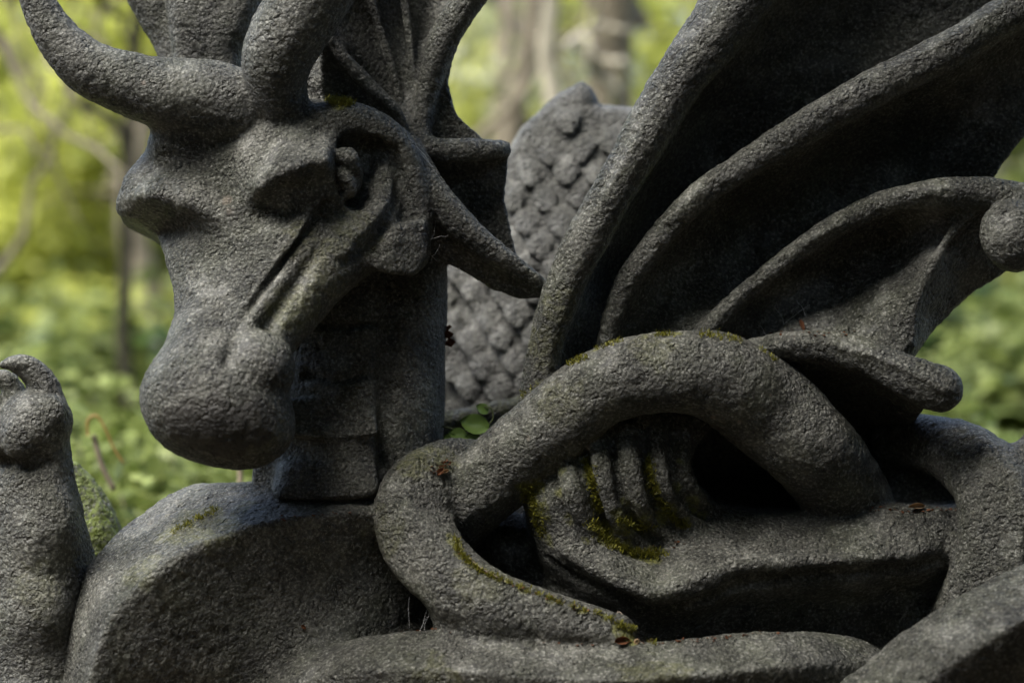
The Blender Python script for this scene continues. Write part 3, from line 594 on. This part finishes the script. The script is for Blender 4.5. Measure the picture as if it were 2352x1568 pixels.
def leaf_cloud(name, cen, size, mat, parent=None, fold=.25, droop=0.0, aspect=.5, flat=0.0):
    """leaf-shaped faces, one per row of cen, each with its own turn and tint"""
    n = len(cen); d = rng.normal(size=(n, 3)); d[:, 2] = d[:, 2] * (1 - flat) - droop; d /= np.linalg.norm(d, axis=1)[:, None]
    a = rng.normal(size=(n, 3)); a[:, 2] += flat * 3; s = np.cross(d, a); s /= np.linalg.norm(s, axis=1)[:, None]; nn = np.cross(d, s)
    sz = size * (.6 + .8 * rng.random(n))[:, None]
    shp = [(0, 0, 0), (.3, .38, fold * .4), (.7, .32, fold * .35), (1, 0, -.1), (.7, -.32, fold * .35), (.3, -.38, fold * .4)]
    V = np.stack([cen + sz * (d * l + s * wd * aspect * 2 + nn * h * .5) for l, wd, h in shp], 1)
    b = np.arange(n)[:, None] * 6; F = np.concatenate([b + np.array([[0, 1, 2, 3]]), b + np.array([[0, 3, 4, 5]])])
    o = mesh_obj(name, V.reshape(-1, 3), F, mat, parent, True)
    tt = np.repeat(rng.random(n), 6).astype(np.float32); at = o.data.attributes.new('tint', 'FLOAT', 'POINT'); at.data.foreach_set('value', tt)
    return o
def sweep(paths, sides=6):
    """paths: list of (points Nx3, radii N) -> V, F"""
    Vs, Fs, o = [], [], 0
    for pts, rad in paths:
        pts = np.asarray(pts, float); n = len(pts); T = np.gradient(pts, axis=0); T /= np.linalg.norm(T, axis=1)[:, None] + 1e-9
        up = np.array([.13, .9, .3]); A = np.cross(T, up); A /= np.linalg.norm(A, axis=1)[:, None] + 1e-9; B = np.cross(T, A)
        th = np.arange(sides) / sides * 2 * math.pi
        ring = pts[:, None] + np.asarray(rad)[:, None, None] * (A[:, None] * np.cos(th)[None, :, None] + B[:, None] * np.sin(th)[None, :, None])
        Vs.append(ring.reshape(-1, 3)); idx = np.arange(n * sides).reshape(n, sides); nx = np.roll(idx, -1, 1)
        Fs.append(np.stack([idx[:-1], nx[:-1], nx[1:], idx[1:]], -1).reshape(-1, 4) + o); o += n * sides
        for rr in (0, n - 1):
            if sides == 6: 
                r_ = idx[rr]; Fs.append(np.array([[r_[0], r_[1], r_[2], r_[3]], [r_[0], r_[3], r_[4], r_[5]]]) + o - n * sides)
    return np.vstack(Vs), np.vstack(Fs)
def wander(p0, p1, n, amp):
    t = np.linspace(0, 1, n)[:, None]; p = np.array(p0) * (1 - t) + np.array(p1) * t
    w_ = np.cumsum(rng.normal(size=(n, 3)), 0); w_ -= t * w_[-1] + (1 - t) * w_[0]; return p + w_ * amp

M_LY = leafmat('yellow_green_leaves', (.30, .33, .06), (.74, .76, .20), trans=.5)
M_LG = leafmat('green_leaves', (.08, .11, .02), (.38, .44, .14), trans=.4)
M_LD = leafmat('dark_leaves', (.03, .06, .015), (.09, .15, .04), trans=.35)
M_LF = leafmat('fern_green', (.16, .24, .05), (.50, .60, .22), rough=.4, trans=.4)
M_LP = leafmat('pale_leaves', (.25, .27, .12), (.6, .6, .35), trans=.4)
M_BARK = plain('grey_brown_bark', (.12, .10, .07), (.28, .24, .17), 14, .9, .8)
M_BARKP = plain('pale_bark', (.3, .27, .2), (.55, .5, .38), 10, .8, .6)
M_BARKD = plain('dark_bark', (.03, .026, .016), (.09, .08, .05), 14, .9, .8)

def at(u, v, y):
    return P(u, v, y * 1000)
def tree(label, u, y, r, bark, leaf, crown, ncl, lean=(0, 0), group='trees behind the statue', branches=(), leafsize=.09, h=5.0, name='tree'):
    """trunk seen at column u; crown = list of (u, v, y, radius) clumps that its limbs carry"""
    b = at(u, 784, y); base = np.array([b[0], y, float(gz(b[0], y)) - .1]); root = empty(name, tuple(base)); tag(root, label, 'tree', group)
    top = base + np.array([lean[0], lean[1], h]); tr = wander(base, top, 14, .05); tr[:, :] = tr
    rad = r * np.linspace(1.25, .35, 14); paths = [(tr, rad)]
    V, F = sweep(paths, 10); mesh_obj('trunk', V, F, bark, root)
    br = []
    for (a, e, rr) in branches:
        p0, p1 = at(*a), at(*e); br.append((wander(p0, p1, 9, .03), rr * np.linspace(1, .3, 9)))
    cl = []
    for (cu, cv, cy, cr) in crown:
        c = at(cu, cv, cy); j = min(13, max(3, int((c[2] - base[2]) / h * 13))); q = tr[j]
        br.append((wander(q, c, 8, .06), r * .3 * np.linspace(1, .2, 8)))
        for _ in range(5):
            e = c + rng.normal(size=3) * cr * .6; br.append((wander(c, e, 5, .04), r * .1 * np.linspace(1, .3, 5)))
        m = ncl; dirs = rng.normal(size=(m, 3)); dirs /= np.linalg.norm(dirs, axis=1)[:, None]
        sub = c + rng.normal(size=(14, 3)) * cr * .55; pick = sub[rng.integers(0, 14, m)]
        cl.append(pick + dirs * cr * .33 * rng.random((m, 1)) ** .5)
    if br:
        V, F = sweep(br, 6); mesh_obj('limbs', V, F, bark, root)
    if cl: leaf_cloud('crown', np.vstack(cl), leafsize, leaf, root)
    return root
def shrub(label, x, y, rad, hgt, mat, n, leafsize=.08, name='shrub', group='leafy plants on the woodland floor', stems=7, flat=.6, cat='plant', stemmat=None):
    z = float(gz(x, y)); root = empty(name, (x, y, z)); tag(root, label, cat, group)
    br = []; cl = []
    for _ in range(stems):
        a = rng.random() * 6.283; e = np.array([x + math.cos(a) * rad * rng.random(), y + math.sin(a) * rad * rng.random(), z + hgt * (.5 + .5 * rng.random())])
        pth = wander((x + rng.normal() * rad * .15, y + rng.normal() * rad * .15, z - .02), e, 8, .015); br.append((pth, np.linspace(.008, .003, 8)))
        q = pth[rng.integers(2, 8, n // stems)]; cl.append(q + rng.normal(size=q.shape) * rad * .22)
    V, F = sweep(br, 6); mesh_obj('stems', V, F, stemmat or M_BARKD, root); leaf_cloud('foliage', np.vstack(cl), leafsize, mat, root, flat=flat, droop=.2)
    return root

# --- trees: where each trunk and crown shows in the photograph
tree('stout brown trunk rising in the gap between frill and wing', 1480, 6.0, .12, M_BARK, M_LY, [(1700, -300, 7, .8)], 300, branches=[((1475, 60, 6), (1300, -60, 6.2), .05), ((1440, 240, 5.9), (1260, 60, 5.6), .03)])
tree('pale sunlit forked tree just left of the stout brown trunk', 1400, 5.4, .05, M_BARKP, M_LP, [(1350, -160, 5.5, .35)], 250, lean=(-.35, 0), branches=[((1420, 260, 5.4), (1330, 80, 5.2), .03), ((1430, 200, 5.4), (1350, 110, 5.3), .035), ((1300, 110, 5.2), (1450, 60, 5.4), .02), ((1380, -20, 5.4), (1250, 300, 5.6), .015)], leafsize=.06, h=4)
tree('slim leaning tree crossing the top left corner', -60, 4.6, .03, M_BARK, M_LY, [(-60, -100, 5, .5), (150, 60, 6.5, .6)], 500, lean=(-.4, 0), branches=[((-40, 60, 4.6), (340, 430, 4.2), .022), ((60, -40, 4.6), (200, 260, 4.4), .02), ((-30, 640, 4.6), (170, 180, 4.8), .02), ((-20, 300, 4.5), (120, 330, 4.4), .015)] + [((rng.uniform(-100, 350), rng.uniform(-50, 100), 4.8), (rng.uniform(0, 420), rng.uniform(200, 560), 4.6), rng.uniform(.006, .014)) for _ in range(12)])
tree('yellow-green tree behind the left horn', 330, 8.0, .08, M_BARK, M_LY, [(120, 300, 9, .9), (330, 60, 9, .8), (60, 500, 9, .8), (250, 520, 9.5, .7), (420, -60, 9, .9)], 1500)
tree('thin dark tree between the horns and the left brow', 300, 5.0, .03, M_BARKD, M_LY, [(330, -80, 6, .5)], 350, branches=[((230, -20, 5), (300, 90, 5), .03), ((330, 10, 5), (290, 130, 5), .03), ((200, 230, 5), (330, 440, 5), .03)], lean=(.1, 0))
tree('broad sunlit tree filling the gap right of the frill', 1180, 9.0, .10, M_BARK, M_LY, [(1180, 60, 10, .8), (1560, 60, 10, .6), (1100, 260, 10, .5)], 420)
tree('tangled brown thicket tree with bare stems right of the frill', 1130, 6.5, .05, M_BARK, M_LP, [(1250, 100, 7.5, .6)], 220, branches=[((1080, 330, 6), (1400, -20, 6), .025), ((1120, -20, 6.3), (1220, 330, 6.3), .03), ((1180, -30, 6.6), (1130, 330, 6.4), .02), ((1330, 230, 6.2), (1180, 60, 6.2), .02), ((1250, -20, 6.8), (1270, 260, 6.8), .03)], lean=(.3, 0))
tree('green tree beyond the right edge of the wing', 2480, 8.0, .12, M_BARKD, M_LG, [(2400, 340, 8.5, .8), (2450, 650, 8, .8), (2250, 620, 9, .6)], 900)
for i, (u, y, r) in enumerate([(700, 14, .14), (-150, 12, .12), (1020, 13, .1), (2100, 14, .16), (1650, 15, .14), (460, 16, .12)]):
    tree(['grey trunk hidden mostly behind the crest', 'far tree at the left edge of the clearing', 'far slender tree behind the frill', 'far tree hidden behind the wing', 'far tree above the stout brown trunk', 'far tree behind the forehead'][i], u, y, r, M_BARK, [M_LY, M_LY, M_LP, M_LG, M_LY, M_LY][i],
         [(u - 150, 100 + 60 * (i % 3), y + 1, 1.3), (u + 200, -50, y + 1, 1.4), (u, 350, y + .5, 1.2)], 1100, group='far trees of the wood', leafsize=.14, h=7)
# --- undergrowth
spots = []
for i in range(42):
    y = 1.9 + (i % 18) * .42 + rng.random() * .3
    u = [(-80, 600), (900, 1250), (2080, 2480)][0 if i % 3 == 0 else (2 if i % 3 == 1 else 0)]
    spots.append((rng.uniform(*u), y))
for i, (u, y) in enumerate(spots):
    x = at(u, 784, y)[0]; k = i % 5
    side = 'left of the head' if u < 1200 else 'right of the wing'
    mat = M_LG if y < 4.5 else (M_LD if k in (1,) else (M_LY if k == 4 and y > 6.5 else M_LG))
    shrub('low leafy green plant among others on the slope ' + side, x, y, .38, .55 + .25 * rng.random(), mat, 520, .07 if y < 5 else .1, group='leafy plants on the slope ' + side)
def fern(label, x, y, n_, L, group, mat):
    z = float(gz(x, y)); root = empty('fern', (x, y, z)); tag(root, label, 'fern', group); br = []; cen = []; dd = []
    for _ in range(n_):
        a = rng.random() * 6.283; t = np.linspace(0, 1, 12); el = .9 + .4 * rng.random()
        pth = np.stack([x + np.cos(a) * L * t * .8, y + np.sin(a) * L * t * .8, z + L * el * (t - .75 * t ** 2.2)], 1); br.append((pth, np.linspace(.006, .0015, 12)))
        side = np.array([-math.sin(a), math.cos(a), 0])
        for q in np.linspace(.15, .98, 20):
            p = np.array([np.interp(q, t, pth[:, k]) for k in range(3)]); w_ = L * .26 * math.sin(math.pi * (q * .85 + .12)) 
            for sg in (-1, 1): cen.append(p); dd.append((side * sg + np.array([math.cos(a), math.sin(a), -.15]) * .4) * w_)
    V, F = sweep(br, 6); mesh_obj('stems', V, F, M_BARKD, root)
    cen = np.array(cen); dd = np.array(dd); s_ = np.cross(dd, [0, 0, 1.]) * .16; up = np.array([0, 0, .004])
    V = np.stack([cen - s_ * .4, cen + dd * .5 - s_ + up, cen + dd, cen + dd * .5 + s_ + up, cen + s_ * .4], 1).reshape(-1, 3); b = np.arange(len(cen))[:, None] * 5
    o = mesh_obj('fronds', V, np.concatenate([b + np.array([[0, 1, 2, 3]]), b + np.array([[0, 3, 4, 4]])])[:len(cen)], mat, root)
    o.data.attributes.new('tint', 'FLOAT', 'POINT').data.foreach_set('value', np.repeat(rng.random(len(cen)), 5).astype(np.float32))
for i in range(34):
    y = 1.3 + (i % 17) * .22; u = rng.uniform(-60, 640) if i % 3 else rng.uniform(2120, 2420)
    if u > 1200: y += .4
    side = 'left of the head' if u < 1200 else 'right of the wing'
    fern('pale green fern with arching fronds among others ' + side, at(u, 784, y)[0], y, 10, (.62 if y < 3.2 else .45) + .25 * rng.random(), 'ferns ' + side, M_LF)
n = 14000; x = rng.uniform(-7, 7, n); y = rng.uniform(1.6, 13, n); z = gz(x, y) + rng.random(n) * .22
tag(leaf_cloud('undergrowth', np.stack([x, y, z], 1), .09, M_LG, flat=.7), kind='stuff')
n = 9000; x = rng.uniform(-16, 16, n); y = rng.uniform(15, 22, n); z = gz(x, y) + rng.random(n) ** .8 * 6
tag(leaf_cloud('distant_wood', np.stack([x, y, z], 1), .26, M_LY), kind='stuff')

# unseen leaf masses added to cut sky light: beside and behind the viewer, overhead
n = 26000; a_ = rng.uniform(-3.3, .35, n); rr_ = rng.uniform(9, 13, n); x = np.cos(a_) * rr_; y = np.sin(a_) * rr_ - 1
tag(leaf_cloud('sky_blocking_wood', np.stack([x, y, rng.random(n) * 5.5], 1), .75, M_LD), kind='stuff')  # out-of-view ring of wood, added to block the low sky
n = 9000; x = rng.uniform(-8, 11, n); y = rng.uniform(-12, .8, n); z = 8.5 + rng.random(n) * 1.5 - .04 * (x - 1) ** 2
k = ~((x > -7.0) & (x < -1.6) & (y > -5.5) & (y < 3));  # gap left in the added canopy so the sun reaches the statue
tag(leaf_cloud('sky_blocking_foliage', np.stack([x, y, z], 1)[k], .6, M_LD, flat=.6), kind='stuff')

# ================================================================== SMALL THINGS
M_IVY = leafmat('ivy_leaf', (.09, .15, .03), (.16, .25, .06), rough=.35, trans=.2)
M_DEAD = leafmat('dead_leaf', (.10, .035, .012), (.16, .06, .02), rough=.7, trans=.3)
M_TAN = leafmat('dry_leaf', (.28, .19, .10), (.4, .28, .16), rough=.7, trans=.3)
M_ORANGE = leafmat('orange_blade', (.36, .24, .07), (.42, .30, .10), trans=.4)
M_STRAW = plain('straw_stem', (.26, .21, .15), (.36, .30, .21), 30)
M_STEM = plain('green_stem', (.07, .09, .03), (.12, .13, .05), 30)
M_TWIG = plain('dry_twig', (.16, .13, .10), (.3, .25, .2), 60)
M_WEB = plain('web_silk', (.5, .5, .5), (.6, .6, .6), 60)
M_MOSS = leafmat('moss_tuft', (.09, .09, .012), (.26, .25, .03), trans=.3)
def leaf_surface(name, base, tip, width, mat, parent=None, curl=.2, outline=None, nrm=(0, -1, .3), nu=9, nv=7):
    base = np.array(base, float); tip = np.array(tip, float); d = tip - base; L = np.linalg.norm(d); d /= L; nrm = np.array(nrm, float); s = np.cross(d, nrm); s /= np.linalg.norm(s); nn = np.cross(s, d)
    V = []; 
    for i in range(nu):
        t = i / (nu - 1); w_ = (outline or (lambda t: math.sin(math.pi * min(1, t * .95 + .05)) ** .7))(t) * width
        for j in range(nv):
            q = (j / (nv - 1) - .5) * 2; wv = math.sin(t * 9 + q * 4) * .02
            V.append(base + d * L * t + s * q * w_ + nn * (curl * L * (q * q * .4 - t * t * .5) + wv * L + abs(q) * .03 * L))
    idx = np.arange(nu * nv).reshape(nu, nv); F = np.stack([idx[:-1, :-1], idx[1:, :-1], idx[1:, 1:], idx[:-1, 1:]], -1).reshape(-1, 4)
    V = np.array(V); V2 = V + nn * .0012 ; F2 = F[:, ::-1] + len(V)
    o = mesh_obj(name, np.vstack([V, V2]), np.vstack([F, F2]), mat, parent)
    a_ = o.data.attributes.new('tint', 'FLOAT', 'POINT'); a_.data.foreach_set('value', (.3 + .5 * rng.random() + rng.normal(size=len(V) * 2) * .04).astype(np.float32)); return o
iv = empty('ivy_sprig', tuple(P(1080, 1000, 250))); tag(iv, 'small sprig of green ivy tucked behind the arched coil beside the neck', 'ivy')
D0 = 120
V, F = sweep([(spline([P(1000, 975, D0 + 30), P(1060, 988, D0), P(1110, 985, D0), P(1150, 968, D0 + 10)], 6), np.full(19, .0022)), (spline([P(1065, 990, D0), P(1085, 1003, D0), P(1100, 1012, D0)], 6), np.full(13, .002)), (spline([P(1112, 985, D0), P(1132, 962, D0 - 5), P(1128, 938, D0 - 10), P(1112, 934, D0 - 10)], 6), np.full(19, .002))], 6)
mesh_obj('stem', V, F, M_STEM, iv)
for (a, b_, wd, nr) in [((1122, 983), (1056, 965), 24, (0.1, -1, .2)), ((1120, 948), (1094, 930), 14, (.3, -1, .5)), ((1072, 1004), (1030, 992), 16, (0, -1, .4)), ((1102, 1012), (1068, 1000), 16, (0, -1, .1)), ((1050, 1012), (1018, 1002), 14, (.2, -1, .1))]:
    leaf_surface('leaf', P(*a, D0 - 6), P(*b_, D0 - 12), wd / 1000, M_IVY, iv, .25, nrm=nr)
def lay(u, v, up=.004):
    h, nn = hit(u, v); return np.array(h + nn * up) if h is not None else P(u, v, 0)
def small_leaf(name, label, a, b_, wd, mat, cat='leaf', curl=.5, group=None, up=.004):
    o = leaf_surface(name, lay(*a, up), lay(*b_, up), wd / 1000, mat, None, curl); tag(o, label, cat, group); return o
o = leaf_surface('dead_leaf', P(1024, 750, 180), P(1036, 795, 170), .015, M_DEAD, None, .5, outline=lambda t: .55 + .45 * math.sin(t * 17)); tag(o, 'shrivelled red-brown dead leaf clinging to the back edge of the neck', 'leaf')
small_leaf('dead_leaf', 'curled tan dead leaf on the flat coil top near the right hollow', (2086, 1170), (2124, 1168), 7, M_TAN, curl=.5, up=.008)
small_leaf('dead_leaf', 'small rusty leaf scrap where the arch meets the small coil', (1003, 1094), (1017, 1076), 7, M_DEAD)
small_leaf('dead_leaf', 'pale tan leaf scrap beside the rusty one at the foot of the arch', (1010, 1092), (1030, 1080), 4, M_TAN)
small_leaf('dead_leaf', 'brown leaf lodged under the mossy broken tail tip', (1412, 1474), (1445, 1470), 9, M_DEAD)
small_leaf('dead_leaf', 'tiny orange leaf fleck on the dark flank of the body', (691, 1437), (702, 1443), 4, M_DEAD)
small_leaf('dead_leaf', 'tiny orange leaf crumb in the wing hollow above the lowest rib', (1838, 752), (1848, 758), 4, M_DEAD)
o = leaf_surface('dead_leaf', P(2126, 1398, 150), P(2136, 1430, 150), .006, M_TAN, None, .3); tag(o, 'pale shred of leaf in the dark gap under the belly band', 'leaf')
# bent dry twig at the tail tip
def twig(label, pts, r, mat=M_TWIG, name='twig', cat='twig', group=None):
    V, F = sweep([(spline(pts, 5), np.full(5 * (len(pts) - 1) + 1 if len(pts) > 2 else 6, r))], 6); o = mesh_obj(name, V, F, mat); return tag(o, label, cat, group)
twig('thin bent dry twig standing over the mossy broken tail tip', [P(1412, 1422, -190), P(1423, 1405, -190), P(1450, 1440, -190), P(1474, 1478, -190)], .0018)
twig('fine straw lying along the mossy edge of the small coil', [lay(1083, 1290, .004), lay(1110, 1312, .006), lay(1145, 1330, .004)], .0016)
# tiny pale mushrooms-like snail shells by the tail tip
for (u, v, lb) in [(1497, 1468, 'tiny pale snail shell on the lower coil right of the dry twig'), (1462, 1476, 'tiny pale snail shell under the foot of the dry twig')]:
    c = lay(u, v, .004); th = np.linspace(0, 11, 40); rr = .0012 + th * .0004
    V, F = sweep([(c + np.stack([np.cos(th) * rr, -th * .0002, np.sin(th) * rr], 1), .0008 + th * .00022)], 6); tag(mesh_obj('snail_shell', V, F, M_TAN), lb, 'shell')
# cobweb threads
def web(label, segs, r=.00028):
    V, F = sweep([(wander(a, b_, 6, .003), np.full(6, r)) for a, b_ in segs], 4); tag(mesh_obj('cobweb', V, F, M_WEB), label, 'cobweb')
web('taut cobweb strands in the small dark gap left of the tail tip coil', [(P(990, 1378, -140), P(965, 1448, -150)), (P(1000, 1385, -140), P(975, 1446, -150)), (P(995, 1410, -140), P(955, 1450, -150)), (P(940, 1370, -120), P(940, 1440, -130))])
web('cobweb stretched from the brow arch down to the frill', [(P(940, 315, 0), P(1010, 400, 40)), (P(950, 330, 0), P(1000, 388, 40)), (P(955, 335, 0), P(1050, 460, 50))])
web('wispy cobweb between cheek flap and ear', [(P(985, 590, -10), P(1000, 500, 40)), (P(985, 550, 0), P(1030, 540, 30)), (P(990, 600, 0), P(1010, 560, 30)), (P(980, 560, 0), P(1005, 600, 20))])
web('loose cobweb threads in the hollow of the wing', [(P(1780, 700, 60), P(1800, 745, 60)), (P(1830, 690, 60), P(1850, 725, 50)), (P(1750, 735, 60), P(1760, 770, 50)), (P(1860, 700, 50), P(1800, 745, 60))])
web('cobweb threads where the belly band meets the side coil', [(P(2190, 1215, 20), P(2230, 1220, -20)), (P(2180, 1205, 20), P(2225, 1225, -20)), (P(2200, 1180, 20), P(2225, 1120, -10)), (P(2195, 1290, 10), P(2225, 1310, -10))])
# moss tufts
def moss(label, spots, n, h=.010):
    cen, dr = [], []
    for (u, v, r) in spots:
        for _ in range(n):
            p, nn = hit(u + rng.normal() * r, v + rng.normal() * r * .5)
            if p is None: continue
            for _ in range(5):
                cen.append(np.array(p) + rng.normal(size=3) * .003); dr.append(np.array(nn) * .6 + np.array([0, 0, .8]) + rng.normal(size=3) * .6)
    cen = np.array(cen); dr = np.array(dr); dr /= np.linalg.norm(dr, axis=1)[:, None]; s = np.cross(dr, rng.normal(size=dr.shape)); s /= np.linalg.norm(s, axis=1)[:, None]
    L = h * (.4 + .8 * rng.random(len(cen)))[:, None]
    V = np.stack([cen - s * .0012, cen + s * .0012, cen + dr * L + s * .0005, cen + dr * L - s * .0012], 1).reshape(-1, 3)
    F = np.arange(len(V)).reshape(-1, 4); o = mesh_obj('moss', V, F, M_MOSS); o.data.attributes.new('tint', 'FLOAT', 'POINT').data.foreach_set('value', np.repeat(rng.random(len(cen)), 4).astype(np.float32)); tag(o, label, None, None, 'stuff')
line = lambda pts, r: [(u, v, r) for u, v in spline(pts, 5)]
moss('moss', line([(1310, 838), (1330, 826), (1345, 820)], 5) + line([(1375, 800), (1420, 784)], 4) + line([(1510, 770), (1540, 768)], 4) + line([(1610, 769), (1650, 772), (1700, 782)], 6) + [(1755, 808, 5), (1770, 818, 4), (1780, 826, 4), (1200, 905, 5), (1220, 892, 4)], 4, .008)
moss('moss', line([(1212, 1120), (1225, 1160), (1245, 1220)], 8) + line([(1365, 1200), (1400, 1245), (1450, 1268), (1510, 1275)], 10) + line([(1345, 1060), (1362, 1110), (1378, 1170)], 5) + line([(1492, 1060), (1502, 1120), (1540, 1180), (1570, 1205)], 6) + line([(1440, 1200), (1480, 1210)], 12), 16, .010)
moss('moss', line([(1045, 1240), (1060, 1275), (1090, 1303), (1140, 1328)], 4) + line([(1150, 1332), (1260, 1374), (1400, 1420)], 4) + line([(1425, 1432), (1452, 1450)], 7), 7, .009)
moss('moss', line([(765, 234), (798, 238)], 6), 30, .010)
moss('moss', line([(400, 1222), (450, 1195), (500, 1170)], 5) + [(450, 1188, 5), (1500, 1478, 4)], 5, .008)
# crumbs of leaf and grit caught where the coils touch
cen = []
for pts, m in ((line([(930, 1448), (1100, 1452), (1250, 1470), (1400, 1476), (1600, 1468), (1780, 1450)], 5), 5), (line([(1050, 1262), (1100, 1305), (1200, 1352), (1350, 1402)], 4), 3), (line([(2000, 1172), (2100, 1170), (2200, 1170)], 5), 4), (line([(1700, 776), (1850, 762), (1950, 770)], 8), 3), (line([(1000, 1080), (1030, 1060)], 8), 6), (line([(1380, 1225), (1460, 1262), (1560, 1240)], 10), 4), (line([(650, 1190), (800, 1178)], 5), 4)):
    for (u, v, r_) in pts:
        for _ in range(m):
            p, nn = hit(u + rng.normal() * r_, v + rng.normal() * r_ * .6)
            if p is not None and nn[2] > .25: cen.append(np.array(p + nn * .0015))
tag(leaf_cloud('leaf_litter', np.array(cen), .0075, M_DEAD, flat=.8), kind='stuff')
# bent orange and straw stems at the lower left
def blade(label, pts, r, mat, group='bent grass blades at the lower left'):
    o = twig(label, pts, r, mat, 'grass_blade', 'grass blade', group)
    a_ = o.data.attributes.new('tint', 'FLOAT', 'POINT'); a_.data.foreach_set('value', np.full(len(o.data.vertices), .5, np.float32))
blade('orange blade bent into a tall hook between foreleg and muzzle', [P(202, 1000, 900), P(202, 965, 900), P(222, 955, 900), P(242, 985, 900), P(262, 1030, 900), P(285, 1065, 900)], .0042, M_ORANGE)
blade('pale straw stem leaning behind the orange hook', [P(215, 1000, 920), P(235, 1070, 930), P(262, 1125, 940)], .008, M_STRAW)
blade('orange blade arching just above the flank rim', [P(325, 1255, 800), P(328, 1225, 800), P(350, 1210, 800), P(380, 1222, 800), P(395, 1250, 800)], .0045, M_ORANGE)
blade('pinkish straw stem standing under the muzzle', [P(548, 1150, 1000), P(552, 1100, 1000), P(550, 1060, 1000)], .008, M_STRAW)
blade('small tan blade looping low beside the mossy rock', [P(298, 1260, 800), P(300, 1225, 800), P(318, 1212, 800), P(335, 1225, 800)], .004, M_STRAW)
